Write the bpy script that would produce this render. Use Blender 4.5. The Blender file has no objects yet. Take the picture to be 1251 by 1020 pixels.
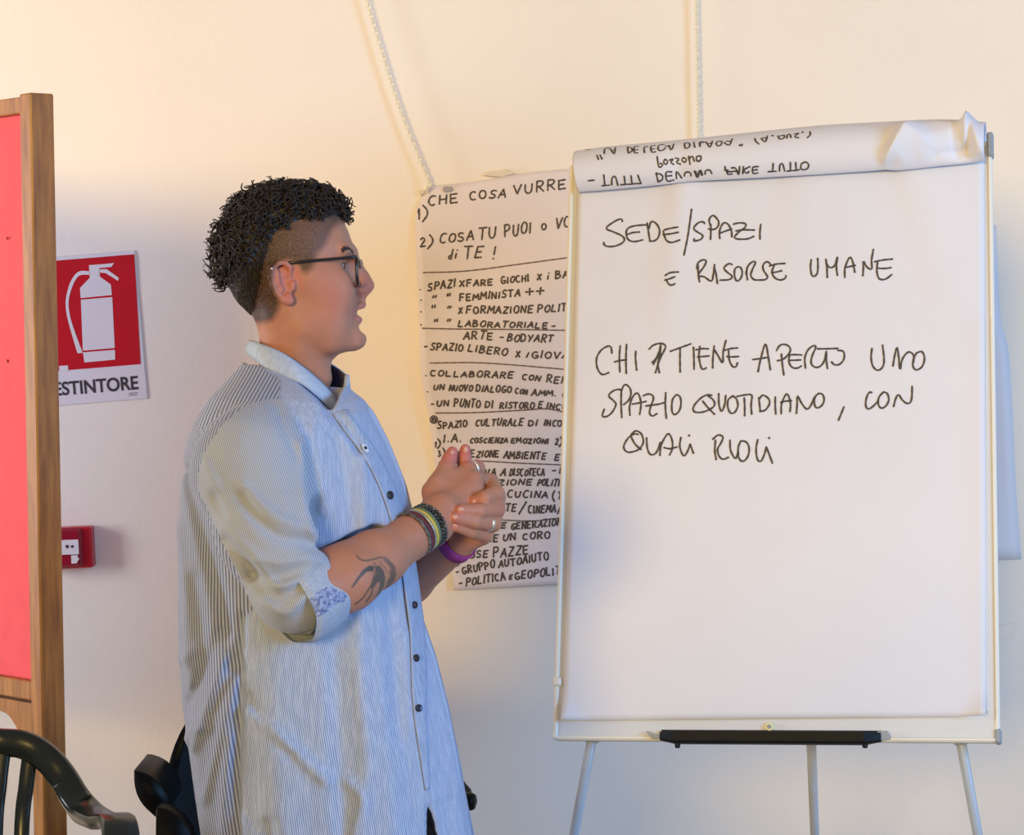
import bpy, math, random
import numpy as np
from mathutils import Vector, Matrix
from mathutils.bvhtree import BVHTree

scene = bpy.context.scene
COL = scene.collection
random.seed(7)
rng = np.random.default_rng(7)

# ------------------------------------------------------------------ camera
F = 3000.0; CX, CY = 625.5, 510.0              # focal length in pixels of the 1251 x 1020 frame
CAM = np.array([0.0, 0.0, 1.49])
PITCH, ROLL = math.radians(2.5), 0.022
cf = np.array([0, math.cos(PITCH), -math.sin(PITCH)])
r0 = np.array([1.0, 0, 0]); u0 = np.array([0, math.sin(PITCH), math.cos(PITCH)])
cr = math.cos(ROLL) * r0 - math.sin(ROLL) * u0
cu = math.sin(ROLL) * r0 + math.cos(ROLL) * u0
cam_data = bpy.data.cameras.new('camera')
cam_data.sensor_fit = 'HORIZONTAL'; cam_data.sensor_width = 36.0
cam_data.lens = F * 36.0 / 1251.0
cam_data.clip_start = 0.05
cam = bpy.data.objects.new('camera', cam_data)
COL.objects.link(cam)
cam.matrix_world = Matrix([[cr[i], cu[i], -cf[i], CAM[i]] for i in range(3)] + [[0, 0, 0, 1]])
scene.camera = cam

# ------------------------------------------------------------------ light
world = bpy.data.worlds.new('room_ambience'); scene.world = world
world.use_nodes = True
bg = world.node_tree.nodes['Background']
bg.inputs[0].default_value = (0.98, 0.86, 0.92, 1); bg.inputs[1].default_value = 0.31

def lamp(name, kind, loc, target, color, power, **kw):
    l = bpy.data.lights.new(name, kind); l.color = color; l.energy = power
    for k, v in kw.items(): setattr(l, k, v)
    o = bpy.data.objects.new(name, l); COL.objects.link(o); o.location = loc
    o.rotation_euler = (Vector(target) - Vector(loc)).to_track_quat('-Z', 'Y').to_euler()
    return o
# low warm evening sun coming in behind the photographer's left shoulder
lamp('evening_sun', 'SUN', (-1.70, 0, 2.32), (-0.3, 5.15, 1.5), (1.0, 0.68, 0.20), 1.92, angle=math.radians(14))
# sky through the window at the right, in front of the wall
lamp('window_sky_right', 'AREA', (3.3, 1.0, 1.9), (0.3, 4.6, 1.1), (0.20, 0.51, 1.0), 150, shape='RECTANGLE', size=1.3, size_y=1.5)
# sky through the window at the left, close to the wall
lamp('window_sky_left', 'AREA', (-3.1, 3.9, 1.45), (-0.6, 4.6, 1.1), (0.84, 0.90, 1.0), 46, shape='RECTANGLE', size=0.7, size_y=1.2)

scene.view_settings.view_transform = 'Standard'
scene.view_settings.look = 'None'
scene.view_settings.gamma = 1.0
scene.view_settings.use_curve_mapping = False
scene.view_settings.exposure = 0.0

# ------------------------------------------------------------------ helpers
def ray(px, py):
    return cf + (px - CX) / F * cr - (py - CY) / F * cu
def at(px, py, Y):                              # the point of the picture at world depth Y
    d = ray(px, py); return CAM + d * (Y / d[1])
def on_plane(px, py, o, n):
    d = ray(px, py); return CAM + d * (np.dot(o - CAM, n) / np.dot(d, n))
def to_px(P):
    q = np.asarray(P, float) - CAM; z = q @ cf
    return CX + F * (q @ cr) / z, CY - F * (q @ cu) / z
def unit(v):
    v = np.asarray(v, float); return v / np.linalg.norm(v)

def tag(o, label=None, cat=None, group=None, kind=None):
    if label: o['label'] = label
    if cat: o['category'] = cat
    if group: o['group'] = group
    if kind: o['kind'] = kind
    return o
def empty(name, loc, label=None, cat=None, group=None):
    o = bpy.data.objects.new(name, None); COL.objects.link(o); o.location = loc; o.empty_display_size = 0.05
    return tag(o, label, cat, group)
def mk(name, verts, faces, mat, parent=None, smooth=False, mats=None, midx=None):
    """ONE mesh object from world-space vertices."""
    verts = np.asarray(verts, np.float32).reshape(-1, 3)
    me = bpy.data.meshes.new(name)
    if isinstance(faces, np.ndarray):
        k = faces.shape[1]; nf = len(faces)
        me.vertices.add(len(verts)); me.vertices.foreach_set('co', verts.ravel())
        me.loops.add(nf * k); me.loops.foreach_set('vertex_index', faces.astype(np.int32).ravel())
        me.polygons.add(nf); me.polygons.foreach_set('loop_start', np.arange(0, nf * k, k, dtype=np.int32))
        me.update(calc_edges=True); me.validate()
    else:
        me.from_pydata([tuple(map(float, v)) for v in verts], [], [tuple(f) for f in faces]); me.update()
    o = bpy.data.objects.new(name, me); COL.objects.link(o)
    for m in (mats or [mat]): me.materials.append(m)
    if midx is not None: me.polygons.foreach_set('material_index', np.asarray(midx, np.int32))
    me.polygons.foreach_set('use_smooth', np.full(len(me.polygons), bool(smooth)))
    if parent is not None:
        o.parent = parent
        o.matrix_parent_inverse = parent_inverse(parent)
    return o
def parent_inverse(p):
    m = Matrix.Identity(4)
    chain = []
    while p is not None: chain.append(p); p = p.parent
    for q in reversed(chain):
        m = m @ q.matrix_parent_inverse @ q.matrix_basis
    return m.inverted()
class MB:
    """collects shapes and links them as ONE mesh object"""
    def __init__(s): s.v = []; s.f = []; s.n = 0
    def add(s, v, f):
        v = np.asarray(v, float).reshape(-1, 3)
        s.f += [tuple(int(i) + s.n for i in q) for q in f]; s.v.append(v); s.n += len(v); return s
    def box(s, c, ax, ay, az, hx, hy, hz, bev=0.0):
        c = np.asarray(c, float); ax, ay, az = map(unit, (ax, ay, az))
        if bev <= 0:
            v = [c + i * hx * ax + j * hy * ay + k * hz * az for i in (-1, 1) for j in (-1, 1) for k in (-1, 1)]
            return s.add(v, [(0, 1, 3, 2), (4, 6, 7, 5), (0, 4, 5, 1), (2, 3, 7, 6), (0, 2, 6, 4), (1, 5, 7, 3)])
        b = min(bev, hx * .95, hy * .95, hz * .95)
        idx = {}; v = []
        for i in (-1, 1):
            for j in (-1, 1):
                for k in (-1, 1):
                    for a in range(3):
                        h = [hx - b, hy - b, hz - b]; h[a] += b
                        idx[i, j, k, a] = len(v); v.append(c + i * h[0] * ax + j * h[1] * ay + k * h[2] * az)
        f = []
        for a in range(3):
            o1, o2 = [q for q in range(3) if q != a]
            for sg in (-1, 1):
                q = []
                for p1, p2 in ((-1, -1), (1, -1), (1, 1), (-1, 1)):
                    t = [0, 0, 0]; t[a] = sg; t[o1] = p1; t[o2] = p2; q.append(idx[t[0], t[1], t[2], a])
                f.append(q)
            for p1 in (-1, 1):
                for p2 in (-1, 1):
                    q = []
                    for (sg, w) in ((-1, o1), (1, o1), (1, o2), (-1, o2)):
                        t = [0, 0, 0]; t[a] = sg; t[o1] = p1; t[o2] = p2; q.append(idx[t[0], t[1], t[2], w])
                    f.append(q)
        for i in (-1, 1):
            for j in (-1, 1):
                for k in (-1, 1): f.append([idx[i, j, k, a] for a in range(3)])
        return s.add(v, f)
    def tube(s, pts, rad, n=10, closed=False, flat=None, up=None, caps=True):
        """tube along pts; rad a number or a list; flat = (side scale, up scale)"""
        P = np.asarray(pts, float); m = len(P)
        R = np.full(m, rad, float) if np.isscalar(rad) else np.asarray(rad, float)
        T = np.gradient(P, axis=0) if not closed else (np.roll(P, -1, 0) - np.roll(P, 1, 0))
        T /= np.linalg.norm(T, axis=1)[:, None] + 1e-12
        ref = np.asarray(up if up is not None else ([0, 0, 1] if abs(T[0][2]) < .9 else [0, 1, 0]), float)
        V = []; nrm = None
        for i in range(m):
            if up is not None: a = ref - T[i] * (ref @ T[i])
            else:
                a = (ref if nrm is None else nrm); a = a - T[i] * (a @ T[i])
            a = unit(a); nrm = a; b = np.cross(T[i], a)
            su, ss = (flat[1], flat[0]) if flat else (1, 1)
            for k in range(n):
                t = 2 * math.pi * k / n
                V.append(P[i] + R[i] * (math.cos(t) * a * su + math.sin(t) * b * ss))
        f = []
        for i in range(m if closed else m - 1):
            j = (i + 1) % m
            for k in range(n): f.append((i * n + k, i * n + (k + 1) % n, j * n + (k + 1) % n, j * n + k))
        if not closed and caps: f += [tuple(range(n))[::-1], tuple((m - 1) * n + k for k in range(n))]
        return s.add(V, f)
    def lathe(s, c, axis, prof, n=24, e1=None):
        c = np.asarray(c, float); a = unit(axis)
        e1 = unit(np.cross(a, [0.3, 0.2, 1.0])) if e1 is None else unit(e1); e2 = np.cross(a, e1)
        V = [c + h * a + r * (math.cos(2 * math.pi * k / n) * e1 + math.sin(2 * math.pi * k / n) * e2) for r, h in prof for k in range(n)]
        f = [(i * n + k, i * n + (k + 1) % n, (i + 1) * n + (k + 1) % n, (i + 1) * n + k) for i in range(len(prof) - 1) for k in range(n)]
        f += [tuple(range(n))[::-1], tuple((len(prof) - 1) * n + k for k in range(n))]
        return s.add(V, f)
    def prism(s, poly, n, t):
        """polygon (3-D points, in order) thickened by t along n"""
        P = np.asarray(poly, float); m = len(P); n = unit(n)
        V = np.vstack([P, P + n * t])
        f = [tuple(range(m))[::-1], tuple(range(m, 2 * m))] + [(i, (i + 1) % m, m + (i + 1) % m, m + i) for i in range(m)]
        return s.add(V, f)
    def sheet(s, G, t, N):
        """grid of points G[i][j] thickened by t along N (vector or grid)"""
        G = np.asarray(G, float); a, b, _ = G.shape
        top = G + np.asarray(N) * t
        V = np.vstack([G.reshape(-1, 3), top.reshape(-1, 3)]); o = a * b; f = []
        for i in range(a - 1):
            for j in range(b - 1):
                q = (i * b + j, i * b + j + 1, (i + 1) * b + j + 1, (i + 1) * b + j)
                f.append(q[::-1]); f.append(tuple(x + o for x in q))
        rim = [(0, j) for j in range(b)] + [(i, b - 1) for i in range(1, a)] + [(a - 1, j) for j in range(b - 2, -1, -1)] + [(i, 0) for i in range(a - 2, 0, -1)]
        rim = [i * b + j for i, j in rim]
        for k in range(len(rim)):
            p, q = rim[k], rim[(k + 1) % len(rim)]; f.append((p, q, q + o, p + o))
        return s.add(V, f)
    def build(s, name, mat, parent=None, smooth=False):
        return mk(name, np.vstack(s.v), s.f, mat, parent, smooth)

def spline(pts, n=8, closed=False):
    """Catmull-Rom through pts"""
    P = [np.asarray(p, float) for p in pts]
    if len(P) < 3: return np.array([P[0] + (P[-1] - P[0]) * t for t in np.linspace(0, 1, n + 1)])
    Q = ([P[-1]] + P + P[:2]) if closed else ([2 * P[0] - P[1]] + P + [2 * P[-1] - P[-2]])
    out = []
    for i in range(1, len(Q) - 2):
        p0, p1, p2, p3 = Q[i - 1:i + 3]
        for t in np.arange(n) / n:
            out.append(.5 * (2 * p1 + (p2 - p0) * t + (2 * p0 - 5 * p1 + 4 * p2 - p3) * t * t + (3 * p1 - p0 - 3 * p2 + p3) * t ** 3))
    if not closed: out.append(P[-1])
    return np.array(out)

# ------------------------------------------------------------------ materials
def nodes_of(m): return m.node_tree.nodes, m.node_tree.links
def mat(name, col, rough=.6, var=.0, scale=20., bump=0., bscale=None, metal=0., col2=None, stretch=None, spec=None, sheen=0., sub=0.):
    m = bpy.data.materials.new(name); m.use_nodes = True
    N, L = nodes_of(m); b = N['Principled BSDF']
    b.inputs['Roughness'].default_value = rough; b.inputs['Metallic'].default_value = metal
    if spec is not None: b.inputs['Specular IOR Level'].default_value = spec
    if sheen: b.inputs['Sheen Weight'].default_value = sheen
    if sub:
        b.inputs['Subsurface Weight'].default_value = sub; b.inputs['Subsurface Radius'].default_value = (.012, .005, .003); b.inputs['Subsurface Scale'].default_value = .5
    c = (*col, 1); b.inputs['Base Color'].default_value = c
    tc = N.new('ShaderNodeTexCoord'); mp = N.new('ShaderNodeMapping'); L.new(tc.outputs['Object'], mp.inputs[0])
    if stretch: mp.inputs['Scale'].default_value = stretch
    if var or col2:
        nz = N.new('ShaderNodeTexNoise'); nz.inputs['Scale'].default_value = scale; nz.inputs['Detail'].default_value = 5
        L.new(mp.outputs[0], nz.inputs['Vector'])
        rp = N.new('ShaderNodeValToRGB'); L.new(nz.outputs['Fac'], rp.inputs[0])
        if col2: lo, hi = col, col2
        else: lo, hi = tuple(x * (1 - var) for x in col), tuple(min(1, x * (1 + var)) for x in col)
        rp.color_ramp.elements[0].position = .3; rp.color_ramp.elements[1].position = .7
        rp.color_ramp.elements[0].color = (*lo, 1); rp.color_ramp.elements[1].color = (*hi, 1)
        L.new(rp.outputs[0], b.inputs['Base Color'])
    if bump:
        nb = N.new('ShaderNodeTexNoise'); nb.inputs['Scale'].default_value = bscale or scale; nb.inputs['Detail'].default_value = 6
        L.new(mp.outputs[0], nb.inputs['Vector'])
        bp = N.new('ShaderNodeBump'); bp.inputs['Strength'].default_value = bump; bp.inputs['Distance'].default_value = .002
        L.new(nb.outputs['Fac'], bp.inputs['Height']); L.new(bp.outputs[0], b.inputs['Normal'])
    return m
M = {}
M['wall'] = mat('wall_plaster', (.85, .77, .645), .85, .025, 2.5, .35, 90)
M['floor'] = mat('floor_tile', (.42, .33, .26), .5, .1, 6)
M['wood'] = mat('varnished_wood', (.24, .080, .009), .42, 0, 14, .12, 60, col2=(.46, .19, .030), stretch=(6, 6, .6))
M['felt'] = mat('red_felt', (.86, .105, .125), .9, .05, 30, .5, 400)
M['pinhole'] = mat('felt_hole', (.30, .01, .02), .9)
M['sign_white'] = mat('sign_white', (.72, .68, .67), .45, .02, 8)
M['sign_red'] = mat('sign_red', (.52, .003, .012), .4, .04, 20)
M['ink'] = mat('marker_ink', (.035, .032, .035), .6); M['ink_thin'] = mat('thin_marker_ink', (.060, .052, .054), .6)
M['ink_soft'] = mat('marker_ink_worn', (.075, .055, .045), .7)
M['ink_line'] = mat('ruled_marker_line', (.16, .11, .085), .7)
M['paper'] = mat('white_paper', (.745, .735, .75), .75, .015, 6, .06, 30)
M['poster'] = mat('poster_paper', (.74, .66, .62), .8, .03, 5, .12, 25)
M['panel'] = mat('board_panel', (.66, .67, .66), .3, .02, 6)
M['alu'] = mat('cream_edging', (.85, .80, .66), .35)
M['cap_grey'] = mat('grey_plastic', (.30, .33, .35), .45)
M['steel'] = mat('grey_painted_steel', (.46, .50, .53), .38, .03, 15)
M['black'] = mat('black_plastic', (.006, .006, .007), .5, .1, 40, spec=.2)
M['gloss_black'] = mat('black_moulded_plastic', (.0035, .0032, .003), .4, spec=.12)
M['green'] = mat('dark_green_plastic', (.008, .014, .009), .22)
M['red_plastic'] = mat('red_plastic', (.48, .008, .022), .35, .03, 12)
M['dark_red'] = mat('dark_red_plastic', (.26, .004, .02), .3, .05, 12)
M['chain'] = mat('cream_chain', (.86, .80, .58), .35)
M['tape'] = mat('masking_tape', (.72, .62, .46), .7, .05, 30)
M['clear_tape'] = mat('milky_tape', (.86, .76, .62), .4, .04, 30)
M['putty'] = mat('grey_putty', (.36, .33, .32), .8)
M['brass'] = mat('pale_washer', (.85, .80, .45), .35)

# ------------------------------------------------------------------ setting
YW = 5.15
def struct(o): o['kind'] = 'structure'; return o
struct(MB().box((0, YW + .06, 1.5), (1, 0, 0), (0, 1, 0), (0, 0, 1), 3.6, .06, 1.5).build('wall_back', M['wall']))
struct(MB().box((0, 2.4, -.05), (1, 0, 0), (0, 1, 0), (0, 0, 1), 3.6, 2.87, .05).build('floor', M['floor']))
NW = np.array([0, -1.0, 0])                     # out of the wall
def wall_pt(px, py, off=0.0): return at(px, py, YW - off)

# ---- extinguisher sign
tr, br, tl_ = wall_pt(164.5, 306), wall_pt(176.5, 487), wall_pt(68, 316)
su = unit(tr - br); sx = unit(np.cross(su, NW)); sx = -sx if sx[0] < 0 else sx
sx = unit(.5 * sx + .5 * unit(tr - tl_)); su = unit(np.cross(sx, np.array([0, 1.0, 0])))
su = su if su[2] > 0 else -su
SW, SH = .205, np.linalg.norm(tr - br)
sc_ = tr - sx * SW / 2 - su * SH / 2
sign = empty('safety_sign', sc_ + NW * .002, 'red and white extinguisher sign lettered ESTINTORE on the wall', 'sign')
MB().box(sc_ + NW * .002, sx, su, NW, SW / 2, SH / 2, .0018, .001).build('plate', M['sign_white'], sign)
def zs(X, Y): return 50 + X / 4.857, 290 + Y / 4.857
def on_sign(p, off): return on_plane(*zs(*p), sc_ + NW * off, NW)
rt, rb_ = on_sign((555, 100), .0042), on_sign((592, 752), .0042)
lt = rt - sx * (SW - .016); lb = rb_ - sx * (SW - .010)
MB().prism([rt, rb_, lb, lt], NW, .0005).build('red_field', M['sign_red'], sign)
picto = [[(285, 165), (345, 160), (350, 232), (415, 280), (421, 342), (236, 360), (232, 300), (290, 240)],
         [(237, 370), (423, 354), (438, 656), (249, 672)], [(250, 682), (439, 667), (441, 725), (258, 742)],
         [(345, 161), (434, 152), (418, 175), (345, 182)],
         [(345, 190), (390, 188), (462, 240), (458, 258), (385, 212), (345, 208)],
         [(108, 762), (160, 760), (163, 792), (110, 795)]]
pm = MB()
for q in picto: pm.prism([on_sign(p, .0048) for p in q], NW, .0005)
hose_o = spline([(290, 200), (225, 203), (180, 255), (155, 330), (147, 400), (158, 480), (185, 580), (217, 688)], 5)
hose_i = spline([(290, 222), (232, 225), (198, 265), (172, 335), (164, 400), (176, 480), (205, 570), (248, 685)], 5)
for i in range(len(hose_o) - 1):
    pm.prism([on_sign(hose_o[i], .0048), on_sign(hose_o[i + 1], .0048), on_sign(hose_i[i + 1], .0048), on_sign(hose_i[i], .0048)], NW, .0005)
pm.build('pictogram', M['sign_white'], sign)
def text_mesh(body, name, mat_, parent, o, ex, ey, n, width, height, bold=.0, align='LEFT'):
    cu_ = bpy.data.curves.new(name, 'FONT'); cu_.body = body; cu_.size = 1; cu_.extrude = 0; cu_.offset = bold
    to = bpy.data.objects.new(name, cu_); COL.objects.link(to)
    dg = bpy.context.evaluated_depsgraph_get(); me = to.evaluated_get(dg).to_mesh()
    v = np.array([list(p.co) for p in me.vertices]); f = [tuple(p.vertices) for p in me.polygons]
    to.to_mesh_clear() if hasattr(to, 'to_mesh_clear') else None
    COL.objects.unlink(to); bpy.data.objects.remove(to); bpy.data.curves.remove(cu_)
    v[:, 0] = (v[:, 0] - v[:, 0].min()) / np.ptp(v[:, 0]) * width; v[:, 1] = (v[:, 1] - v[:, 1].min()) / np.ptp(v[:, 1]) * height
    W = o + v[:, :1] * ex + v[:, 1:2] * ey
    return mk(name, W, f, mat_, parent)
te = on_sign((580, 902), .0046)
tw = np.linalg.norm(on_sign((580, 902), .0046) - on_sign((140, 935), .0046)) / 8 * 9.05
text_mesh('ESTINTORE', 'lettering', M['ink'], sign, te - sx * tw, sx, su, NW, tw, .0292, .022)
ml = MB()
for k in range(2):
    a, b = on_sign((522, 927 + 12 * k), .0046), on_sign((572, 923 + 12 * k), .0046)
    ml.prism([a, b, b + su * .0012, a + su * .0012], NW, .0003)
ml.build('maker_mark', M['ink_soft'], sign)

# ---- fire alarm call point
cb = wall_pt(82, 667)
cp = empty('fire_alarm_call_point', cb, 'small red fire alarm call point box low on the wall', 'fire alarm')
X3, Z3 = np.array([1.0, 0, .022]), np.array([-.022, 0, 1.0])
b1 = wall_pt(119.3, 692, .0)[0]; t1 = wall_pt(110, 642)[2]; t2 = wall_pt(110, 692)[2]
cc = np.array([b1 - .060, YW - .020, (t1 + t2) / 2])
MB().box(cc, X3, (0, 1, 0), Z3, .056, .020, .043, .003).build('housing', M['red_plastic'], cp)
fx = at(100.5, 667, YW - .045)[0]
fc = np.array([fx - .042, YW - .045, cc[2] + .001])
MB().box(fc, X3, (0, 1, 0), Z3, .042, .007, .041, .006).build('front_cover', M['dark_red'], cp)
def on_call(px, py, off=.0525): return at(px, py, YW - off)
pl = MB().prism([on_call(68, 660), on_call(95.5, 659), on_call(96.5, 677), on_call(68, 678)], NW, .001).build('label_plate', M['sign_white'], cp)
for q, rr in ((82.0, .0036), (88.3, .0030)):
    MB().lathe(on_call(q, 667.6, .0536), NW, [(rr, 0), (rr, .0006), (rr * .8, .001)], 16).build('dot', M['ink'], pl)
MB().prism([on_call(87, 678.5), on_call(95, 678), on_call(95, 681), on_call(97.3, 682.5), on_call(95.5, 684.5), on_call(94, 688), on_call(87.5, 688.5)], NW, .002).build('key_tab', M['sign_white'], cp)

# ---- notice board on a wooden stand
th = math.radians(46); ex = np.array([math.cos(th), -math.sin(th), 0]); nb = np.array([-math.sin(th), -math.cos(th), 0]); Z = np.array([0, 0, 1.0])
top_corner = at(37, 113, 4.05)                   # near front-right edge of the post
PT = top_corner[2]; PX, PD, BW = .034, .046, .78  # post width, depth, overall width
lean = at(50, 1020, 4.05) - top_corner           # the post leans a little in the picture's plane
kx = lean[0] / lean[2]
Zp = unit(np.array([kx * .7, 0, 1.0]))
foot = top_corner - Zp * (PT / Zp[2])
nbd = empty('notice_board', foot - ex * BW / 2, 'wood framed notice board with red felt on wooden posts', 'notice board')
for k, e in enumerate((0, BW - PX)):
    c0 = top_corner - ex * (e + PX / 2) - nb * PD / 2
    bt = c0 - Zp * (PT / Zp[2])
    MB().box((c0 + bt) / 2, ex, nb, Zp, PX / 2, PD / 2, np.linalg.norm(c0 - bt) / 2, .0025).build('post', M['wood'], nbd)
def bpt(e, h, d):                                # e from the near post's outer edge, h world height, d behind the front face
    p = top_corner - ex * e - nb * d
    return p + Zp * ((h - p[2]) / Zp[2])
def zat(px, py, e):                              # height where the pixel meets the board's front
    return on_plane(px, py, top_corner - nb * .012, nb)[2]
zr_t = zat(20, 140, 0); zr_b = zat(20, 827, 0); za_t = zat(20, 849.5, 0)
def rail(e0, e1, h0, h1, d0, d1, name, m):
    c = (bpt((e0 + e1) / 2, (h0 + h1) / 2, (d0 + d1) / 2))
    MB().box(c, ex, nb, Zp, (e1 - e0) / 2, (d1 - d0) / 2, (h1 - h0) / 2 / Zp[2], .002).build(name, m, nbd)
rail(PX, BW - PX, zr_t, PT - .004, .004, .040, 'top_rail', M['wood'])
rail(PX, BW - PX, za_t, zr_b, .004, .040, 'bottom_rail', M['wood'])
rail(PX, BW - PX, zr_b, zr_t, .016, .030, 'felt_panel', M['felt'])
for (x, y) in ((9, 291), (9, 441), (27, 707), (15, 803), (6, 795)):
    c = on_plane(x, y, bpt(.1, 1.3, .0155), nb); MB().lathe(c, nb, [(.0028, 0), (.0028, .0004), (.001, .0005)], 10).build('pinhole', M['pinhole'], nbd)
# apron under the rail, its lower edge cut to an arch
za = zat(20, 853.5, 0)
outer = []; n_ = 24; ap = MB(); mid = BW / 2; half = BW / 2 - PX
low = za - .10; crown = zat(0, 866, 0)
def arch(e):
    t = min(1.0, abs(e - mid) / (half))
    return crown - (crown - low + .02) * t ** 2.2 if t < 1 else low - .02
arch_z = lambda e: crown - .115 * (max(0, abs(e - mid) / half - .72) / .28) ** 1.9
E_ = np.linspace(PX, BW - PX, 49)
for i in range(48):
    a, b = E_[i], E_[i + 1]
    q = [bpt(a, za, .008), bpt(b, za, .008), bpt(b, arch_z(b), .008), bpt(a, arch_z(a), .008)]
    ap.prism(q, -nb, .022)
ap.build('arched_apron', M['wood'], nbd)
for e in (0, BW - PX):                           # feet
    c = bpt(e + PX / 2, .02, PD / 2); MB().box((c[0], c[1], .02), nb, ex, Z, .16, .022, .02, .004).build('foot', M['wood'], nbd)

# ---- chains hung on the wall
def link_mesh():
    t = np.linspace(0, 2 * math.pi, 18, endpoint=False)
    P = np.stack([-.0 + .0042 * np.cos(t), np.zeros(18), .0046 * np.sin(t) + .0018 * np.sign(np.sin(t))], 1)
    mb = MB().tube(P, .00115, 7, closed=True)
    me = bpy.data.meshes.new('link'); me.from_pydata([tuple(v) for v in np.vstack(mb.v)], [], mb.f); me.materials.append(M['chain'])
    me.polygons.foreach_set('use_smooth', np.ones(len(me.polygons), bool)); return me
LM = link_mesh()
def chain(path, label, off):
    P = spline([wall_pt(x, y, off) for x, y in path], 30)
    d = np.r_[0, np.cumsum(np.linalg.norm(np.diff(P, axis=0), axis=1))]
    root = empty('hanging_chain', P[0], label, 'chain', 'chains hanging on the wall')
    s = np.arange(0, d[-1], .0092)
    for k, t in enumerate(s[:98]):
        p = np.array([np.interp(t, d, P[:, i]) for i in range(3)]); q = np.array([np.interp(t + .004, d, P[:, i]) for i in range(3)])
        z = unit(q - p); yv = unit(np.cross(z, [1, 0, 0])) if k % 2 else unit(np.cross(z, unit(np.array([.15, 1, 0])))); xv = np.cross(yv, z)
        o = bpy.data.objects.new('link', LM); COL.objects.link(o); o.parent = root
        o.matrix_parent_inverse = parent_inverse(root)
        o.matrix_basis = Matrix([[xv[i], yv[i], z[i], p[i]] for i in range(3)] + [[0, 0, 0, 1]])
    MB().tube([P[0] + np.array([0, .03, .02]), P[0] + np.array([0, -.004, .004]), P[0] + np.array([0, -.006, .010])], .0025, 8).build('nail', M['steel'], root)
chain([(436, -60), (451, 10), (470, 75), (491, 140), (517, 205), (524, 222), (521, 231)], 'pale chain slanting down to the corner of the written poster', .028)
chain([(849, -60), (851, 20), (852, 80), (853.5, 160), (853, 185)], 'pale chain hanging straight down above the flip chart', .026)
struct(MB().box((0.75, -1.3, .66), (1, 0, 0), (0, 1, 0), (0, 0, 1), 2.85, .06, .66).box((-2.85, -1.3, 1.0), (1, 0, 0), (0, 1, 0), (0, 0, 1), .75, .06, 1.0).build('wall_front_sun_block', M['wall']))  # unseen sill wall behind the camera; taller left box added to shade wall_back

# ------------------------------------------------------------------ flip chart
B0 = np.array([0.41370, 4.0, 0.77892]); BH, BWD = 1.012, 0.7283
yaw, leanb, rl = -0.24810, 0.29890, 0.01639
bx = np.array([math.cos(yaw) * math.cos(rl), math.sin(yaw) * math.cos(rl), math.sin(rl)])
bu = np.array([0, math.sin(leanb), math.cos(leanb)]); bu = unit(bu - bx * (bu @ bx)); bn = np.cross(bx, bu)   # bn looks at the room
def bp(u, v, n=0.0): return B0 + bx * u + bu * v + bn * n
def to_b(px, py, n=0.0):
    q = on_plane(px, py, B0 + bn * n, bn) - B0
    return q @ bx, q @ bu
ease = empty('flip_chart_easel', (B0[0], B0[1] + .2, 0), 'white flip chart easel with cream edges and grey tube legs', 'flip chart')
W2 = BWD / 2
MB().box(bp(0, BH / 2, -.011), bx, bu, bn, W2 - .003, BH / 2 - .003, .011).build('panel', M['panel'], ease)
for sx_ in (-1, 1):
    MB().box(bp(sx_ * W2, BH / 2, -.008), bx, bu, bn, .0042, BH / 2 + .002, .011, .003).build('side_edging', M['alu'], ease)
MB().box(bp(0, 0, -.008), bx, bu, bn, W2, .0042, .011, .003).build('bottom_edging', M['alu'], ease)
MB().box(bp(0, BH, -.008), bx, bu, bn, W2, .0042, .011, .003).build('top_edging', M['alu'], ease)
u0_, v0_ = to_b(1218, 898)
MB().box(bp(W2 + .001, .006, -.008), bx, bu, bn, .0055, .012, .0125, .003).build('corner_cap', M['cap_grey'], ease)
MB().box(bp(-W2 - .001, .002, -.008), bx, bu, bn, .0045, .005, .0125, .003).build('corner_cap', M['alu'], ease)
MB().box(bp(W2 + .0015, 1.010, -.004), bx, bu, bn, .0055, .022, .012, .003).build('clamp_end', M['cap_grey'], ease)
MB().box(bp(0, BH - .012, .0012), bx, bu, bn, W2 - .012, .014, .0012, .0005).build('clamp_bar', M['steel'], ease)
# pen tray
(ta, tv), (tb, _) = to_b(806, 896, .02), to_b(1076, 893, .02)
tm = MB(); prof = [(.002, .008), (.002, -.004), (.004, -.012), (.010, -.0165), (.030, -.0165), (.036, -.013), (.040, .002), (.037, .003), (.033, -.009), (.010, -.011), (.005, .008)]
nsec = 14; G = []
for i in range(nsec + 1):
    t = i / nsec; e = min(t, 1 - t); s_ = min(1, .55 + e * 9)
    u = ta + (tb - ta) * t
    G.append([bp(u, tv - .004 + (y + .004) * (s_ if y < 0 else 1) , n * (1 if n < .02 else s_)) for n, y in prof])
V = [p for r in G for p in r]; k = len(prof)
fcs = [(i * k + j, i * k + (j + 1) % k, (i + 1) * k + (j + 1) % k, (i + 1) * k + j) for i in range(nsec) for j in range(k)] + [tuple(range(k)), tuple(nsec * k + j for j in range(k))[::-1]]
tray = tm.add(V, fcs).build('pen_tray', M['black'], ease)
for pxx in (828, 1057):
    u, v = to_b(pxx, 911, .02); MB().lathe(bp(u, v + .001, .022), -bu, [(.0045, -.004), (.0045, .0035), (.003, .005)], 14).build('tray_screw', M['black'], tray)
MB().prism([bp(*to_b(*p, .0045), .0045) for p in ((789, 894), (793, 893.5), (800, 897), (806, 897.5), (806, 903), (797, 903))], bn, .004).build('tray_end', M['cap_grey'], tray)
MB().prism([bp(*to_b(*p, .0045), .0045) for p in ((1072, 894), (1084, 893), (1088, 900), (1088, 903), (1074, 906))], bn, .006).build('tray_end', M['cap_grey'], tray)
u, v = to_b(940.5, 888)
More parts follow.
